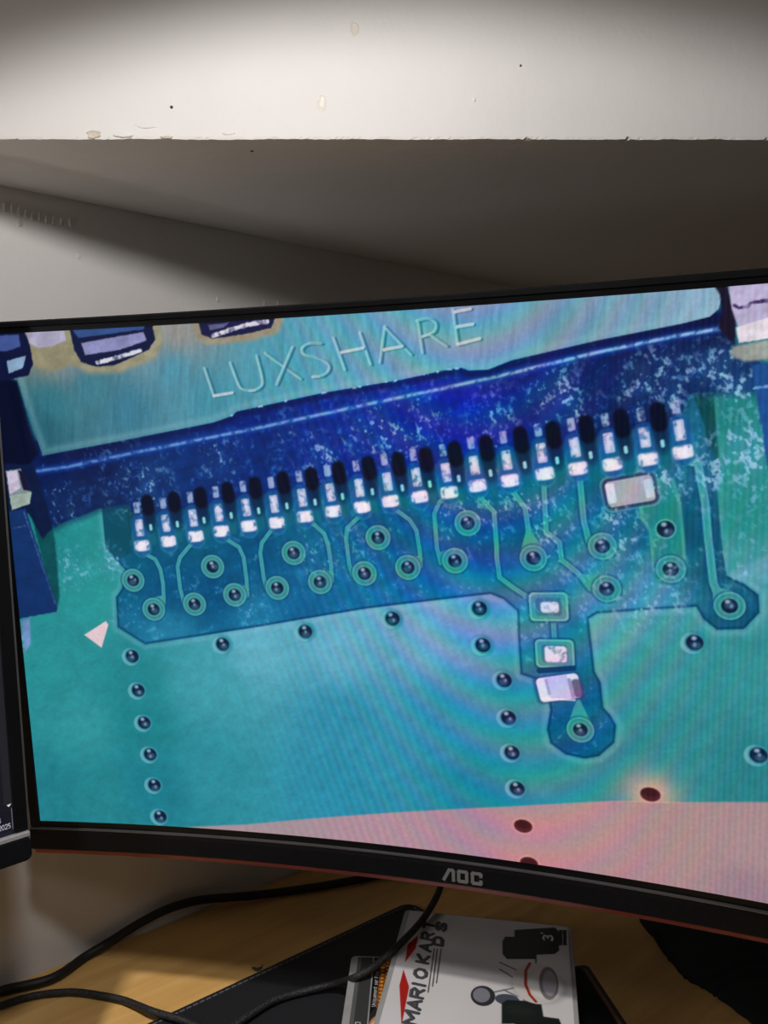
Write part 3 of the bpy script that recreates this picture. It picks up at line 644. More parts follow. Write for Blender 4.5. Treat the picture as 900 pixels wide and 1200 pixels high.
GLYPHS = {   # stroke letters on a 0..1 by 0..1 field
    'M': [[(0, 0), (0, 1), (.5, .35), (1, 1), (1, 0)]], 'A': [[(0, 0), (.5, 1), (1, 0)], [(.25, .35), (.75, .35)]],
    'R': [[(0, 0), (0, 1), (.75, 1), (1, .8), (.75, .5), (0, .5)], [(.45, .5), (1, 0)]], 'I': [[(.5, 0), (.5, 1)]],
    'O': [[(.3, 0), (0, .3), (0, .7), (.3, 1), (.7, 1), (1, .7), (1, .3), (.7, 0), (.3, 0)]],
    'K': [[(0, 0), (0, 1)], [(1, 1), (.1, .45), (1, 0)]], 'T': [[(0, 1), (1, 1)], [(.5, 1), (.5, 0)]],
    'D': [[(0, 0), (0, 1), (.7, 1), (1, .7), (1, .3), (.7, 0), (0, 0)]],
    'S': [[(1, .85), (.8, 1), (.2, 1), (0, .78), (.2, .55), (.8, .45), (1, .22), (.8, 0), (.2, 0), (0, .15)]],
    'U': [[(0, 1), (0, .25), (.3, 0), (.7, 0), (1, .25), (1, 1)]], 'n': [[(0, 0), (0, .7)], [(0, .5), (.4, .7), (.9, .6), (.9, 0)]],
    'i': [[(.5, 0), (.5, .7)], [(.5, .92), (.5, 1)]], 'q': [[(.9, -.3), (.9, .7), (.3, .7), (0, .35), (.3, 0), (.9, .05)]],
    'u': [[(0, .7), (0, .15), (.4, 0), (.9, .15)], [(.9, .7), (.9, 0)]], 'e': [[(0, .35), (.9, .35), (.8, .65), (.4, .7), (.05, .5), (.05, .2), (.4, 0), (.85, .1)]],
    'm': [[(0, 0), (0, .7), (.45, .65), (.45, 0)], [(.45, .6), (.9, .68), (.95, 0)]], 't': [[(.4, 1), (.4, .1), (.7, 0)], [(0, .7), (.8, .7)]],
    's': [[(.85, .6), (.4, .7), (.1, .52), (.8, .22), (.5, 0), (.05, .1)]], 'r': [[(.1, 0), (.1, .7)], [(.1, .45), (.5, .7), (.8, .68)]],
    'P': [[(0, 0), (0, 1), (.75, 1), (1, .75), (.75, .5), (0, .5)]], 'l': [[(.5, 0), (.5, 1)]], 'a': [[(.1, .6), (.5, .7), (.85, .55), (.85, 0)], [(.85, .4), (.2, .35), (.1, .12), (.4, 0), (.85, .15)]],
    'y': [[(0, .7), (.5, .05)], [(1, .7), (.4, -.3)]], ' ': [],
    '0': [[(.3, 0), (0, .3), (0, .7), (.3, 1), (.7, 1), (1, .7), (1, .3), (.7, 0), (.3, 0)]],
    '2': [[(0, .75), (.2, 1), (.8, 1), (1, .75), (.9, .5), (0, 0), (1, 0)]], '5': [[(.95, 1), (.1, 1), (.05, .55), (.6, .62), (1, .35), (.7, 0), (0, .05)]],
    '3': [[(0, .9), (.4, 1), (.9, .85), (.85, .6), (.4, .52), (.9, .42), (1, .15), (.5, 0), (0, .1)]],
    '8': [[(.5, .52), (.1, .7), (.2, .95), (.8, .95), (.9, .7), (.5, .52), (0, .3), (.15, .03), (.85, .03), (1, .3), (.5, .52)]],
}

# ------------------------------------------------------------------ the curved monitor
R_CURVE, PW, PH = 1650.0, 598.0, 336.0          # panel, mm
PANEL_M = np.array([[0.9564892, -0.0363095, -0.2894997], [-0.2914058, -0.0694707, -0.9540736], [0.0145302, 0.9969230, -0.0770288]])
PANEL_T = np.array([43.957, 482.214, 316.980])
ARM_BASE = np.array([215.0, 900.0, 0.0])        # monitor arm clamped at the back of the desk

mon = empty('curved_monitor', tuple(ARM_BASE / 1000))
tag(mon, 'large curved monitor with red lower trim showing a blue-green circuit board close-up', 'monitor')
def pl(u, v, d):
    a = u / R_CURVE
    p = np.array([(R_CURVE - d) * math.sin(a), v, R_CURVE - (R_CURVE - d) * math.cos(a)])
    w = PANEL_M @ p + PANEL_T - ARM_BASE
    return tuple(w / 1000)
def pl_arr(u, v, d=0.0):
    a = u / R_CURVE
    p = np.stack([(R_CURVE - d) * np.sin(a), v, R_CURVE - (R_CURVE - d) * np.cos(a)], -1)
    return (p @ PANEL_M.T + PANEL_T - ARM_BASE) / 1000

def curved_bar(name, u0, u1, prof, mat, parent, n=48, bevel=0.0):
    """profile [(v, d), ...] swept along the curve of the panel"""
    us = np.linspace(u0, u1, n)
    k = len(prof)
    v = [pl(u, a, b) for u in us for a, b in prof]
    f = [(i * k + j, i * k + (j + 1) % k, (i + 1) * k + (j + 1) % k, (i + 1) * k + j) for i in range(n - 1) for j in range(k)]
    f += [tuple(range(k))[::-1], tuple(range((n - 1) * k, n * k))]
    return mesh_obj(name, v, f, mat, parent, bevel=bevel)

def rect_prof(v0, v1, d0, d1): return [(v0, d0), (v0, d1), (v1, d1), (v1, d0)]

def paint_board():
    fine = np.arange(-PW / 2, 186.0, 0.55)
    pic = Picture(np.concatenate([fine, np.linspace(186.5, PW / 2, 70)]), np.linspace(-PH / 2, PH / 2, 612), 11)
    D = PIC
    img = pic.img
    full = (slice(None), slice(None))
    img[:] = pic.field(D['BOARD'])
    n_fine = pic.noise(1.6, 1.6, 0.3, 3)
    n_mid = pic.noise(7, 5, 0.4, 4)
    n_str = pic.noise(2.2, 16, -0.12, 3)          # near-vertical streaks
    n_spk = pic.noise(2.6, 2.6, 0.9, 2)
    img *= (0.93 + 0.14 * n_mid)[..., None].astype(np.float32)
    # pink substrate
    pe = D['pink_edge'] + [(PW / 2 + 30, -PH), (-PW / 2 - 30, -PH)]
    d = pic.sd_poly(full, pe)
    pink = pic.field(D['PINK'], 10)
    h = D['holes'][1]
    halo = np.exp(-(((pic.X - h[0]) / 17) ** 2 + ((pic.Y - h[1]) / 15) ** 2) * 1.3)
    a = np.clip(smooth(d, 1.6) + 0.0, 0, 1)[..., None]
    img += (pink - img) * a
    pic.mix(full, np.clip(halo * 1.1, 0, 0.85) * (d > -1), (205, 160, 140))
    # bare blue area round the pads
    mk = D['mask_poly']
    w = pic.win(mk, 8)
    d = pic.sd_poly(w, mk)
    fld = pic.field(D['MASK'])[w]
    fld = fld * (0.86 + 0.28 * n_mid[w])[..., None]
    img[w] += (np.array((150, 190, 215), np.float32) - img[w]) * (0.24 * np.exp(-((d - 2.2) / 1.8) ** 2))[..., None]
    img[w] += (fld - img[w]) * smooth(d, 0.8)[..., None]
    img[w] += (np.array((6, 50, 95), np.float32) - img[w]) * (0.65 * np.exp(-((d + 0.7) / 0.8) ** 2))[..., None]
    spk = np.clip((n_spk[w] - 0.62) * 5, 0, 1) * np.clip((n_mid[w] - 0.42) * 4, 0, 1) * smooth(d + 1.5, 1.0)
    img[w] += (np.array((120, 185, 215), np.float32) - img[w]) * (0.36 * spk)[..., None]
    pic.poly(D['teal_band'], (0, 74, 96), 1.2)
    pic.poly(D['green_right'], (32, 136, 126), 4.0, 0.55)
    pic.poly(D['dark_green'], (4, 62, 66), 1.5, 0.85)
    pic.line(D['dark_trace'], (14, 82, 112), 4.6, 1.0)
    # traces
    for wd, pts in D['traces']:
        pic.line(pts, (8, 70, 118), wd + 2.6, 1.6, 0.6)
        pic.line(pts, (70, 165, 172), wd, 0.8, 0.95)
        pic.line(pts, (40, 135, 140), wd * 0.45, 0.7, 0.6)
    pic.poly(D['wide_pad'], (12, 85, 110), 3.0, 0.5)
    pic.poly(D['wide_pad'], (30, 130, 128), 1.0)
    w = pic.win(D['wide_pad'], 3); d = pic.sd_poly(w, D['wide_pad'])
    pic.mix(w, 0.5 * np.exp(-((d + 1.0) / 0.9) ** 2), (95, 175, 165))
    for (a,), (b,) in D['tears']:
        a, b = np.array(a), np.array(b)
        for t in np.linspace(0, 1, 14):
            pic.ell(a + (b - a) * t, 1.2 + 6.6 * t, 1.2 + 6.6 * t, (62, 152, 150), 0.8)
    def core(c, r):
        pic.ell(c, r, r * 0.95, (8, 30, 60), 1.0)
        q = pic.rng.normal(0, 0.5, 6)
        pic.ell((c[0] + 0.5 + q[0], c[1] - r * 0.3 + q[1]), r * 0.6, r * 0.45, (70, 112, 140), 2.2, 0.6)
        pic.ell((c[0] - r * 0.2 + q[2] * .6, c[1] + r * 0.55), r * 0.3, r * 0.26, (176, 205, 218), 1.5, 0.8)
        pic.ell((c[0] + r * 0.1 + q[3], c[1] - r * 0.1 + q[4]), r * 0.2, r * 0.24, (150, 180, 200), 1.2, 0.6)
    for c in D['vias']:
        pic.ell(c, 8.9, 8.6, (8, 66, 112), 1.8, 0.6)
        pic.ell(c, 7.9, 7.7, (80, 162, 164), 0.8)
        pic.ell(c, 7.0, 6.8, (48, 134, 140), 0.9)
        pic.ell(c, 5.4, 5.2, (72, 152, 156), 1.0, 0.8)
        core(c, 4.2)
    core(D['via_plain'][0], 4.6)
    pic.ring(D['via_plain'][0], 5.2, 0.7, (110, 185, 170), 0.6, 0.7)
    for c in D['vias_low']:
        pic.ell(c, 7.2, 6.9, (30, 125, 145), 2.2, 0.45)
        pic.ell((c[0] - 1.3, c[1] - 0.5), 6.2, 6.0, (140, 192, 206), 1.4, 0.6)
        pic.ell((c[0] + 0.3, c[1] + 0.1), 5.6, 5.5, (50, 136, 152), 1.0, 0.95)
        core(c, 4.5)
    for i, c in enumerate(D['holes']):
        pic.ell(c, 6.6, 5.2, (215, 160, 150), 1.5, 0.7)
        pic.ell(c, 5.6, 4.3, (78, 34, 38), 1.1)
        pic.ell((c[0], c[1] + 1), 4.6, 2.6, (58, 24, 30), 1.5)
    # white triangle mark
    pic.poly(D['triangle'], (185, 150, 150), 2.2, 0.6)
    pic.poly(D['triangle'], (222, 198, 204), 0.9)
    # solder pads and chip parts in the tail
    for c in D['smd_pads']:
        pic.rbox(c, 12.2, 9.6, 3.2, (8, 66, 108), 1.6, 0.8, 0.05)
        pic.rbox(c, 11.2, 8.6, 2.8, (96, 178, 172), 0.8, 1, 0.05)
        pic.rbox(c, 10.0, 7.4, 2.2, (70, 140, 155), 0.9, 1, 0.05)
        pic.rbox(c, 7.6, 5.4, 2.2, (60, 90, 130), 1.2, 0.7, 0.05)
        big = c is D['smd_pads'][1]
        pic.rbox((c[0] + 0.6, c[1] - 0.3), 6.4 if big else 5.2, 4.9 if big else 3.2, 2.0, (226, 208, 236), 1.4, 1, 0.05, np.clip(n_spk * 2.4 - 0.25, 0.1, 1))
    pic.line(D['smd_dark'], (6, 60, 100), 3.4, 1.0)
    c = D['smd'][0]; dd = np.array(D['smd_dir'][0]) - np.array(c); ang = math.atan2(dd[1], dd[0])
    pic.rbox(c, 14.5, 8.6, 3, (40, 70, 120), 2.0, 0.7, ang)
    pic.rbox(c, 12.4, 7.4, 2.6, (225, 215, 235), 0.9, 1, ang)
    pic.rbox(c, 6.2, 7.2, 0.6, (196, 186, 232), 1.0, 1, ang)
    pic.rbox((c[0] + 10.5 , c[1] + 0.6), 2.6, 5.6, 2, (70, 60, 110), 1.6, 0.8, ang)
    pic.rbox((c[0] + 7.0, c[1] + 0.4), 1.0, 6.0, .8, (150, 130, 190), 1.0, 0.9, ang)
    pic.rbox((c[0] - 6.6, c[1]), 0.8, 5.0, .6, (150, 130, 190), 1.0, 0.7, ang)
    pic.line([(c[0] - 9, c[1] - 7.4), (c[0] + 9, c[1] - 6.6)], (240, 236, 246), 1.2, 0.8, 0.7)
    c = D['cap'][0]; dd = np.array(D['cap_dir'][0]) - np.array(c); ang = math.atan2(dd[1], dd[0])
    pic.rbox(c, 15.5, 10.2, 5, (120, 185, 190), 1.2, 0.5, ang)
    pic.rbox(c, 14.6, 9.2, 4.6, (40, 58, 92), 1.6, 0.95, ang)
    pic.rbox(c, 12.6, 7.2, 2.4, (168, 166, 176), 0.9, 1, ang)
    pic.rbox((c[0] - 10.2, c[1] - 1.4), 2.4, 5.6, 1.2, (224, 222, 232), 1.2, 0.9, ang)
    pic.rbox((c[0] + 9.8, c[1] + 1.6), 2.2, 5.2, 1.0, (214, 214, 228), 1.2, 0.9, ang)
    # connector shell
    sp = D['shell_poly']
    w = pic.win(sp, 6); d = pic.sd_poly(w, sp)
    fld = pic.field(D['SHELL'])[w] * (0.80 + 0.40 * n_mid[w])[..., None]
    pic.mix(w, 0.55 * smooth(d - 2.5, 5), (4, 45, 80))
    img[w] += (fld - img[w]) * smooth(d, 1.6)[..., None]
    g = np.clip((n_spk[w] * 0.7 + n_str[w] * 0.5 - 0.66) * 5, 0, 1) * np.clip((n_mid[w] - 0.40) * 4, 0, 1) * smooth(d + 3, 2)
    img[w] += (np.array((70, 130, 205), np.float32) - img[w]) * (0.45 * g)[..., None]
    # glints
    n_g = pic.noise(1.7, 2.6, 0.5, 2)
    n_c = pic.noise(9, 14, -0.2, 2)
    for r, dn, c in D['glints']:
        r = r / 1.75
        w = pic.win([c], r * 1.6)
        rr = np.hypot(pic.X[w] - c[0], (pic.Y[w] - c[1]) * 0.8) / r
        env = np.clip(1.4 - rr, 0, 1) * np.clip(n_c[w] * 2.2 - 0.35, 0.1, 1)
        pic.mix(w, 0.28 * env * dn, (90, 150, 200))
        a = np.clip((n_g[w] * 0.7 + n_mid[w] * 0.3 - (0.62 - 0.17 * dn)) * 6, 0, 1) * env
        pic.mix(w, np.clip(a * (0.45 + 0.6 * dn), 0, 0.9), (150, 195, 225))
    # pins
    for i, (c, t) in enumerate(zip(D['pads'], D['pin_tops'])):
        c, t = np.array(c), np.array(t)
        L = np.hypot(*(t - c)); ax = (t - c) / L; ang = math.atan2(ax[1], ax[0]) - math.pi / 2
        ln = [c, c + ax * L * 0.62]
        pic.line([c, c + ax * L * 0.3], (66, 150, 175), 13.0, 1.4, 0.45)
        pic.line(ln, (16, 82, 146), 11.2, 2.2, 0.75)
    for i, gp in enumerate(D['gaps']):
        c = np.array(gp); k = i / 17.0
        ax = (np.array(D['pads'][i]) - np.array(D['pin_tops'][i])); ax = ax / np.hypot(*ax)
        b = c + ax * (24 + 4 * k)
        pic.line([c, b], (14, 98, 120), 5.4, 2.4, 0.85)
        for q in range(6):
            e = 5 + (10 + 4 * k) * q / 5.0
            pic.line([c, c + ax * e], (4, 26 + 2 * q, 64 + 2 * q), 7.4, 3.4, 0.42)
        pic.line([c + ax * -2.6, c + ax * (2.6 + 3.2 * k)], (2, 9, 34), 8.4 - 0.5 * k, 2.6)
        gl = c + ax * (14.6 + 1.5 * k)
        pic.line([gl - ax * 1.1, gl + ax * 1.2], (150, 228, 232), 2.0, 1.2, 0.9)
    for i, (c, t) in enumerate(zip(D['pads'], D['pin_tops'])):
        c, t = np.array(c), np.array(t)
        L = np.hypot(*(t - c)); ax = (t - c) / L; ang = math.atan2(ax[1], ax[0]) - math.pi / 2
        tex = np.clip(n_spk * 2.2 - 0.15, 0.25, 1)
        pic.rbox(c + ax * 1.5, 5.2, 3.5, 1.8, (218, 214, 232), 1.8, 1, ang, tex)
        pic.rbox(c + ax * 1.0, 3.0, 3.0, 1.4, (236, 230, 240), 1.6, 0.9, ang)
        pic.rbox(c + ax * 13.4, 2.7, 5.6, 1.0, (190, 190, 222), 1.2, 0.95, ang, tex)
        pic.rbox(c + ax * 13.4, 1.3, 4.4, 1.0, (222, 218, 236), 1.4, 0.7, ang, tex)
        pic.rbox(t, 2.0, 3.6, 1.0, (160, 178, 215), 1.3, 0.85, ang, tex)
    # ridge of the shell
    w = pic.win(D['ridge'], 8); d = pic.sd_line(w, D['ridge'])
    br = np.clip(0.55 + 0.45 * (pic.X[w] + 250) / 400, 0.4, 1)
    pic.mix(w, 0.6 * smooth(d - 2.4, 3.0), (14, 62, 165))
    pic.mix(w, br * smooth(d - 0.9, 1.8) * np.clip(n_spk[w] * 2.3 - 0.25, 0.25, 1), (150, 195, 232))
    # connector body
    bp = D['body_poly']
    w = pic.win(bp, 5); d = pic.sd_poly(w, bp)
    fld = pic.field(D['BODY'])[w] * (0.90 + 0.20 * n_str[w])[..., None]
    img[w] += (np.array((3, 16, 70), np.float32) - img[w]) * (0.7 * np.exp(-((d - 2.0) / 2.2) ** 2) * (d > 0))[..., None]
    img[w] += (fld - img[w]) * smooth(d, 0.9)[..., None]
    img[w] += (np.array((140, 185, 195), np.float32) - img[w]) * (0.30 * np.exp(-((d + 2.6) / 2.4) ** 2) * (d < 0))[..., None]
    w = pic.win(D['body_edge'], 4); d = pic.sd_line(w, D['body_edge'])
    pic.mix(w, 0.9 * smooth(d - 0.6, 1.2) * np.clip((n_spk[w] - 0.62) * 9, 0, 1), (170, 205, 225))
    # embossed name
    for s in D['letters']:
        if len(s) > 2: s = [tuple(q[:2]) for q in catmull([(a, b, 0) for a, b in s], 5)]
        p = np.array(s); dirv = p[-1] - p[0]
        hor = abs(dirv[0]) > 1.4 * abs(dirv[1]) and len(s) == 2
        pic.line(s, (20, 95, 118), 1.5, 1.1, 0.75, (1.3, -0.5))
        if hor:
            pic.line(s, (205, 210, 215), 1.9, 0.9, 0.85)
        else:
            pic.line(s, (150, 198, 205), 1.6, 0.9, 0.85, (-0.4, 0.1))
            pic.line(s, (90, 150, 165), 0.8, 0.8, 0.6, (0.6, 0))
        if len(s) > 2:
            q = sorted(s, key=lambda a: a[1])[:4]
            pic.line([s[k] for k in range(len(s)) if s[k] in q], (200, 210, 215), 1.2, 0.9, 0.5)
    # parts at the rims
    for c, soft, pts in D['patches']:
        w = pic.win(pts, soft + 3)
        d = pic.sd_poly(w, pts) + (n_fine[w] - 0.5) * 0.8
        a = smooth(d, soft)
        c = np.asarray(c, np.float32) * (0.86 + 0.28 * n_mid[w])[..., None]
        img[w] += (c - img[w]) * a[..., None]
    for c, wd, pts in D['lines']:
        w = pic.win(pts, 5); d = pic.sd_line(w, pts) + (n_fine[w] - 0.5) * 1.2
        pic.mix(w, smooth(d - wd / 2, 0.9) * np.clip(n_spk * 2 , 0.4, 1)[w], c)
    # interference fringes of the panel
    (ax_, ay_), (bx_, by_) = D['moire']
    xc = ax_ + (bx_ - ax_) * (pic.Y - ay_) / (by_ - ay_)
    dx = (pic.X - xc)
    ph = 2 * math.pi * (-(pic.Y) / 24.0 - dx ** 2 / 2600.0 * -1)
    fall = np.exp(-(np.abs(dx) / 92.0) ** 1.5) * (0.55 + 0.45 * np.clip(1 - np.abs(pic.Y - 40) / 190, 0, 1))
    lum = img.mean(2)
    for k, (o, am) in enumerate(((0.0, 26), (2.3, 12), (4.3, 14))):
        img[..., k] += (am * fall * np.cos(ph + o) * np.clip(lum / 110, 0.35, 1.2) * np.clip(1.25 - img[..., 0] / 260, 0.45, 1)).astype(np.float32)
    ver = np.cos(2 * math.pi * pic.X / 3.1) * np.clip((pic.X - 20) / 120, 0, 1) * 4.0
    dia = np.cos(2 * math.pi * (pic.X * 0.95 + pic.Y * 0.30) / 5.2) * np.exp(-((pic.X + 60) / 70) ** 2) * 4.0
    img += (ver + dia)[..., None].astype(np.float32)
    img *= (0.955 + 0.09 * n_fine)[..., None].astype(np.float32)
    np.clip(img, 0, 255, out=img)
    return pic

pic = paint_board()
picture_grid('screen', pic, lambda u, v: pl_arr(u, v), M['screen'], mon)
curved_bar('inner_border', -PW / 2 - 1, PW / 2 + 1, rect_prof(-PH / 2 - 4.2, -PH / 2, -6, 0.4), M['bezel'], mon)
curved_bar('bezel_top', -PW / 2 - 7, PW / 2 + 7, [(168, -9), (168, 0.6), (171.5, 0.9), (171.9, 1.9), (174.6, 1.9), (175.6, 0.8), (175.6, -9)], M['bezel'], mon)
for sgn in (-1, 1):
    e = (PW / 2, PW / 2 + 7.2)
    u0, u1 = (e if sgn > 0 else (-e[1], -e[0]))
    curved_bar('bezel_side', u0, u1, rect_prof(-PH / 2 - 5, PH / 2 + 0.5, -9, 1.2), M['bezel'], mon, n=4, bevel=0.0006)
curved_bar('silver_line', -PW / 2 - 7, PW / 2 + 7, rect_prof(-PH / 2 - 5.1, -PH / 2 - 4.3, -6, 2.6), M['silver'], mon)
chin = curved_bar('chin', -PW / 2 - 7.2, PW / 2 + 7.2, [(-PH / 2 - 5.3, -14), (-PH / 2 - 5.3, 2.2), (-PH / 2 - 8, 2.6), (-PH / 2 - 19.5, 2.4), (-PH / 2 - 21, 1.0), (-PH / 2 - 21, -14)], M['chin'], mon)
curved_bar('red_trim', -PW / 2 - 6, PW / 2 + 6, [(-PH / 2 - 20.8, -16), (-PH / 2 - 20.8, 0.9), (-PH / 2 - 24.8, -1.0), (-PH / 2 - 24.8, -16)], M['red'], mon)
curved_bar('back_shell', -PW / 2 - 6.5, PW / 2 + 6.5, [(-PH / 2 - 20, -14), (172, -9), (166, -24), (-PH / 2 - 12, -28)], M['back'], mon)
curved_bar('back_bulge', -190, 190, [(-140, -26), (140, -22), (105, -60), (-105, -60)], M['back'], mon)

# maker's letters on the chin
def logo():
    v, f = [], []
    def seg(a, b, wd):
        a, b = np.array(a), np.array(b); t = (b - a) / np.hypot(*(b - a)); nrm = np.array([-t[1], t[0]]) * wd / 2
        a = a - t * wd * 0.42; b = b + t * wd * 0.42
        k = len(v)
        for d in (2.2, 2.72):
            for q in (a + nrm, a - nrm, b - nrm, b + nrm):
                v.append(pl(q[0], q[1], d))
        f.extend([tuple(k + i for i in fc) for fc in ((0, 1, 2, 3), (7, 6, 5, 4), (0, 4, 5, 1), (1, 5, 6, 2), (2, 6, 7, 3), (3, 7, 4, 0))])
    y0, y1 = -PH / 2 - 17.0, -PH / 2 - 10.3
    strokes = [[(-12.4, y0), (-9.0, y1), (-6.9, y1), (-6.3, y1 - 0.8), (-6.3, y0)],
               [(-2.4, y0), (-2.9, y0 + .6), (-2.9, y1 - .6), (-2.4, y1), (1.7, y1), (2.2, y1 - .6), (2.2, y0 + .6), (1.7, y0), (-2.4, y0)],
               [(11.2, y1 - 1.6), (11.2, y1 - .5), (10.7, y1), (6.4, y1), (5.9, y1 - .6), (5.9, y0 + .6), (6.4, y0), (10.7, y0), (11.2, y0 + .5), (11.2, y0 + 1.6)]]
    for s in strokes:
        for a, b in zip(s[:-1], s[1:]): seg(a, b, 2.05)
    o = mesh_obj('logo', v, f, M['logo'], chin)
    o['label'] = 'grey AOC letters'
logo()

# swing arm that carries the monitor
def arm():
    c = np.array(pl(0, -10, -60)); b = np.array(pl(0, -10, -78))
    fr = lambda u, v, d: pl(u, v - 10, d)
    box('mount_plate', (-60, 60, -60, 60, -72, -60.5), M['steel'], mon, bevel=0.002, frame=fr)
    zp = float(pl(0, -10, -80)[2])
    tube('pole', [(0, 0, 0.0), (0, 0, 0.20), (0, 0, zp + 0.06)], 0.017, M['steel'], mon, sides=20, sub=2)
    e = pl(0, -10, -82)
    mid = (e[0] * 0.35 + 0.09, e[1] * 0.55 + 0.02, zp)
    tube('lower_arm', [(0, 0, zp), tuple((np.array((0, 0, zp)) + np.array(mid)) / 2), mid], 0.015, M['steel'], mon, sub=3)
    tube('upper_arm', [mid, tuple((np.array(mid) + np.array(e)) / 2), pl(0, -10, -71)], 0.013, M['steel'], mon, sub=3)
    prism('clamp', rounded_rect(-0.045, 0.045, -0.04, 0.04, 0.01), 0.0, 0.018, M['steel'], mon, bevel=0.002)
arm()

# ------------------------------------------------------------------ the second monitor at the left
LM_C = np.array([-0.218, 0.484, 0.1525])        # its lower right corner
lr = np.array([0.7193, 0.6947, 0.0])              # its own right
TILT = math.radians(6.5)
ln0 = np.array([0.6947, -0.7193, 0.0])
lup = np.array([0, 0, 1.0]) * math.cos(TILT) - ln0 * math.sin(TILT)
lno = ln0 * math.cos(TILT) + np.array([0, 0, 1.0]) * math.sin(TILT)
LW, LH = 0.545, 0.345
lb = LM_C - lr * LW / 2 + lup * 0.12 - lno * 0.075
lbase = np.array([lb[0], lb[1], 0.0])
lmon = empty('flat_monitor', tuple(lbase))
tag(lmon, 'black flat monitor with a silver lower strip and dark screen showing 2025', 'monitor')
def lf(x, y, d):
    """x from the right edge leftwards negative, y up from the lower edge, d out of the face; metres"""
    return tuple(LM_C + lr * x + lup * y + lno * d - lbase)
prism('housing', rounded_rect(-LW, 0, 0, LH, 0.004), -0.022, -0.0035, M['back'], lmon, bevel=0.001, frame=lf)
chin2 = prism('chin', rounded_rect(-LW, 0, 0, 0.0145, 0.004, 6), -0.0035, 0.004, M['chin'], lmon, bevel=0.001, frame=lf)
box('silver_strip', (-LW + 0.001, -0.0006, 0.0145, 0.0172, -0.0035, 0.0042), M['bright'], lmon, bevel=0.0004, frame=lf)
box('bezel_side', (-0.0085, 0, 0.0178, LH, -0.0035, 0.001), M['bezel'], lmon, bevel=0.0005, frame=lf)
box('edge_line', (-0.0006, 0.0004, 0.0178, LH, -0.003, 0.0016), M['silver'], lmon, frame=lf)
box('bezel_side', (-LW, -LW + 0.0085, 0.0178, LH, -0.0035, 0.001), M['bezel'], lmon, bevel=0.0005, frame=lf)
box('bezel_top', (-LW + 0.0085, -0.0085, LH - 0.009, LH, -0.0035, 0.001), M['bezel'], lmon, bevel=0.0005, frame=lf)
def left_screen():
    x0, x1, y0, y1 = -LW * 1000 + 8.5, -8.5, 17.8, LH * 1000 - 9.0
    xs = np.concatenate([np.linspace(x0, -61, 60), np.arange(-60, x1 + 0.01, 0.25)])
    xs[-1] = x1
    ys = np.concatenate([np.arange(y0, 60, 0.25), np.linspace(60.5, y1, 80)])
    p = Picture(xs, ys, 4)
    p.img[:] = (15, 15, 24)
    p.poly([(-13.2, 36), (-8.5, 36), (-8.5, y1), (-13.2, y1)], (27, 28, 34), 0.6)
    p.poly([(x0, y0), (-8.4, y0), (-8.4, 32.0), (x0, 32.0)], (12, 12, 26), 0.5)
    # tray clock, cut by the edge of the photograph
    def text(s, right, base, h, wd, gap):
        x = right
        for ch in reversed(s):
            for st in GLYPHS[ch]:
                p.line([(x - wd + a * wd, base + b * h) for a, b in st], (230, 230, 242), 0.26, 0.3)
            x -= wd + gap
    text('2025', -10.3, 21.6, 2.7, 1.3, 0.5)
    text('8', -15.8, 26.2, 2.7, 1.3, 0.5)
    p.poly([(-11.6, 35.6), (-8.9, 35.9), (-10.4, 34.2)], (220, 220, 225), 0.3)
    p.line([(-9.0, 33.0), (-9.0, 20.5)], (120, 122, 140), 0.35, 0.4)
    def place(X, Y):
        return (LM_C - lbase) + np.outer(X / 1000, lr) + np.outer(Y / 1000, lup) - lno * 0.0002
    picture_grid('screen', p, place, M['dark_screen'], lmon)
left_screen()
bz = lb[2]
tube('stand_neck', [(0, 0, 0.008), (0, 0, bz * 0.6), (0, 0, bz + 0.02)], 0.018, M['back'], lmon, sides=16, sub=2)
box('neck_joint', (-LW / 2 - 0.04, -LW / 2 + 0.04, 0.09, 0.17, -0.08, -0.021), M['back'], lmon, bevel=0.003, frame=lf)
prism('stand_base', rounded_rect(-0.11, 0.11, -0.10, 0.042, 0.02), 0.0002, 0.010, M['back'], lmon, bevel=0.002,
      frame=lambda x, y, z: (lr[0] * x - ln0[0] * y, lr[1] * x - ln0[1] * y, z))

# ------------------------------------------------------------------ game cases
def case(name, tl, ax, size, z0, z1, mat, label, edge=0.0035, r=0.004):
    """tl: far left corner; ax: unit vector along the far edge; size (along ax, towards the viewer), metres"""
    root = empty(name, (tl[0], tl[1], z0), math.atan2(ax[1], ax[0]))
    tag(root, label, 'game case', 'game cases stacked on the mat')
    w, h = size
    t = z1 - z0
    prism('lower_shell', rounded_rect(0, w, -h, 0, r), 0.0, t * 0.46, mat, root, bevel=0.0008)
    prism('upper_shell', rounded_rect(0, w, -h, 0, r), t * 0.50, t - 0.0004, mat, root, bevel=0.0008)
    box('hinge_spine', (0.0008, w - 0.0008, -h + 0.0008, -0.0008, t * 0.45, t * 0.51), mat, root)
    return root, t

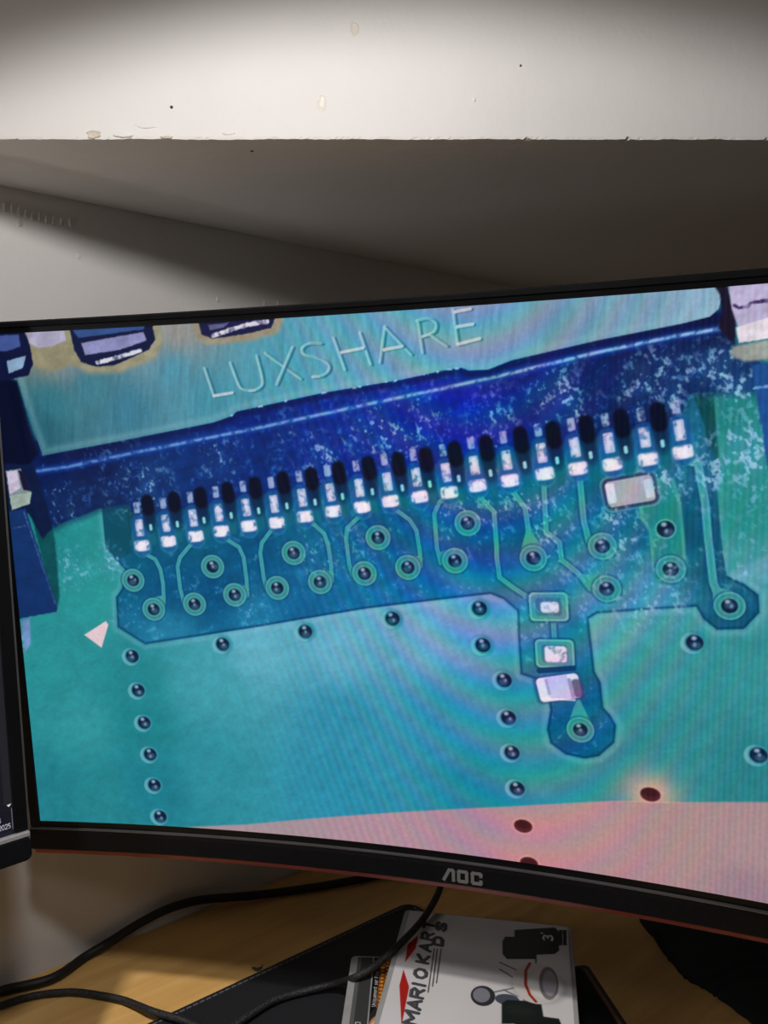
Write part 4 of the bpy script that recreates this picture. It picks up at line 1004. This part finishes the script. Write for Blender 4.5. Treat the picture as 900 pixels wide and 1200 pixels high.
COVER_W, COVER_H = COVER['size'][0], 136.0
top_case, tt = case('game_case', (0.016906, 0.618930), (0.9834, -0.1816), (COVER_W / 1000, 0.136), 0.0272, 0.0415, M['case_grey'],
                    'white MARIOKART DS game case lying on top of the stack')
def paint_top():
    x0, x1, y0, y1 = 4.0, COVER_W - 3.2, 2.2, COVER_H - 3.0
    p = Picture(np.arange(x0, x1, 0.42), np.arange(y0, y1, 0.42), 8)
    n = p.noise(30, 30, 0.2, 3)
    p.img[:] = np.array((214, 212, 216), np.float32)
    p.img *= (0.97 + 0.05 * n)[..., None].astype(np.float32)
    for q in COVER['red']: p.poly(q, (176, 34, 30), 0.5)
    for q in COVER['speed']: p.line(q, (70, 70, 76), 0.9, 0.5)
    up = np.array(COVER['title'][0][1]); end = np.array(COVER['title'][8][1])
    t = (end - up) / np.hypot(*(end - up))          # reading direction
    nrm = np.array([t[1], -t[0]])
    nrm = nrm if nrm[0] < 0 else -nrm               # letters stand towards the left edge
    for ch, c in COVER['title']:
        big = ch in 'DS'
        hgt = 7.8 if not big else 6.4
        wd = {'M': 11.0, 'I': 0.1, 'O': 9.0, 'K': 8.0, 'D': 9.2, 'S': 9.2}.get(ch, 8.2)
        lw = 2.8 if not big else 3.1
        for st in GLYPHS[ch]:
            pts = [np.array(c) + t * ((a - 0.5) * wd + (b - 0.5) * 1.3) + nrm * ((b - 0.5) * hgt) for a, b in st]
            p.line(pts, (58, 60, 68), lw, 0.5)
            p.line(pts, (105, 108, 116), lw * 0.3, 0.8, 0.6, tuple(nrm * 0.5))
    # a plain racing kart without driver
    for q in COVER['struts']: p.line(q, (120, 122, 130), 1.5, 0.6)
    c, a, b = [np.array(v) for v in COVER['small_wheel']]
    p.ell(c, np.hypot(*(a - c)), np.hypot(*(b - c)), (46, 48, 58), 0.6)
    p.ell(c + (-1.0, -0.5), np.hypot(*(a - c)) * 0.7, np.hypot(*(b - c)) * 0.72, (128, 130, 140), 0.7)
    p.ell(c + (16, 1.0), 8, 5.5, (70, 78, 92), 0.8)
    for q in COVER['wheels']:
        p.poly(q, (22, 30, 29), 1.4)
    for q in COVER['wheels'][:1] + COVER['wheels'][2:3]:
        m = np.mean(q, 0)
        p.ell(m, 9, 5, (34, 44, 42), 4, 0.6)
    c, a, b = [np.array(v) for v in COVER['body']]
    p.ell(c + (2, 4), 19, 17, (150, 148, 158), 6, 0.5)
    p.ell(c, np.hypot(*(a - c)) * 1.02, np.hypot(*(b - c)) * 1.0, (206, 202, 200), 0.8)
    p.ell(c + (6, 1), 12, 14, (222, 218, 216), 3, 0.8)
    p.line(COVER['band'], (160, 44, 34), 2.0, 0.6)
    c, a, b = [np.array(v) for v in COVER['hole']]
    p.ell(c, np.hypot(*(a - c)) * 1.25, np.hypot(*(b - c)) * 1.2, (120, 116, 120), 0.8)
    p.ell(c + (0.6, 0), np.hypot(*(a - c)) * 0.9, np.hypot(*(b - c)) * 0.92, (164, 158, 170), 0.9)
    # age mark
    c = COVER['rating']
    p.poly(c[1:], (26, 28, 30), 0.4)
    m = np.array(c[0])
    for st in GLYPHS['3']:
        p.line([m + t * (a - 0.5) * 6.0 + nrm * ((b - 0.5) * 7.0) for a, b in st], (225, 226, 228), 1.6, 0.5)
    q = m + nrm * 4.2 + t * 5.0
    p.line([q - t * 1.2, q + t * 1.2], (225, 226, 228), 0.7, 0.4)
    p.line([q - nrm * 1.2, q + nrm * 1.2], (225, 226, 228), 0.7, 0.4)
    p.line([np.array(c[1]) * .5 + np.array(c[2]) * .5, np.array(c[3]) * .5 + np.array(c[4]) * .5], (150, 152, 156), 0.8, 0.5)
    picture_grid('cover_sheet', p, lambda X, Y: np.stack([X / 1000, -Y / 1000, np.full(X.shape, tt + 0.0001)], -1), M['print_'], top_case)['label'] = 'white printed cover with red diamonds and a kart'
paint_top()

mid_case, tm = case('game_case', (-0.024270, 0.582158), (0.9986, -0.0523), (0.105, 0.150), 0.0154, 0.0270, M['case_grey'],
                    'clear grey game case with orange honeycomb cover under the white one', edge=0.006)
def paint_mid():
    p = Picture(np.arange(5.2, 102.0, 0.4), np.arange(2.5, 147.0, 0.4), 9)
    p.img[:] = (60, 62, 64)
    p.poly([(0, 0), (8.0, 0), (8.0, 150), (0, 150)], (92, 94, 98), 0.6)
    p.poly([(17.0, 0), (105, 0), (105, 150), (17.0, 150)], (40, 40, 44), 0.5)
    p.line([(16.8, 3), (17.4, 74), (18, 150)], (168, 170, 174), 0.8, 0.5)
    # orange honeycomb
    cb = [(22.8, 0), (105, 0), (105, 62), (28, 62), (22.0, 57)]
    p.poly(cb, (176, 104, 34), 0.5)
    w = p.win(cb, 1); inside = smooth(p.sd_poly(w, cb) + 0.3, 0.5)
    s = 4.0
    X, Y = p.X[w], p.Y[w]
    best = np.full(X.shape, 1e9); sec = np.full(X.shape, 1e9)
    for k in (0, 1):
        gx = np.round((X - k * s * 0.866) / (s * 1.732)) * s * 1.732 + k * s * 0.866
        gy = np.round((Y - k * s * 0.5) / s) * s + k * s * 0.5
        for oy in (-s, 0, s):
            d = np.hypot(X - gx, Y - (gy + oy))
            sec = np.minimum(sec, np.maximum(best, d)); best = np.minimum(best, d)
    p.mix(w, inside * smooth((sec - best) - 0.7, 0.6), (92, 48, 14))
    p.mix(w, inside * 0.7 * smooth(best - 0.9, 1.4), (226, 168, 82))
    # black band with white words
    p.poly([(17.8, 0), (22.6, 0), (21.6, 57), (18.0, 64)], (16, 16, 18), 0.5)
    x, y = 21.4, 56.0
    for ch in 'Uniquement sur Play':
        wd = 1.5 if ch not in 'mil' else (2.2 if ch == 'm' else 0.7)
        for st in GLYPHS[ch]:
            p.line([(x - b * 2.5, y - a * wd) for a, b in st], (205, 205, 208), 0.42, 0.35)
        y -= wd + 0.62 if ch != ' ' else 1.4
    # round red badge with a pale rim
    p.ell((33, 76), 15.2, 15.2, (205, 130, 70), 0.6)
    p.ell((33, 76), 13.4, 13.4, (214, 206, 204), 0.6)
    p.ell((33, 76), 10.6, 10.6, (190, 30, 26), 0.6)
    p.line([(9.4, 72.0), (12.4, 72.0), (12.4, 74.5), (9.4, 74.5), (9.4, 72)], (190, 190, 192), 0.7, 0.4)
    picture_grid('cover_sheet', p, lambda X, Y: np.stack([X / 1000, -Y / 1000, np.full(X.shape, tm + 0.0001)], -1), M['print_'], mid_case)['label'] = 'dark printed cover with orange honeycomb'
paint_mid()

a3 = math.radians(9.3)
low_case, tl3 = case('game_case', (0.0215, 0.5680), (math.cos(a3), math.sin(a3)), (0.135, 0.150), 0.0032, 0.0152, M['case_black'],
                     'black game case with a brown edge at the bottom of the stack')
prism('brown_edge', [(0.1285, -0.146), (0.1312, -0.146), (0.1312, -0.006), (0.1285, -0.004)], tl3 - 0.0006, tl3 + 0.0002, M['brown'], low_case)
prism('cover_sheet', rounded_rect(0.006, 0.1275, -0.145, -0.004, 0.002), tl3 - 0.0006, tl3 + 0.0001, M['chin'], low_case)
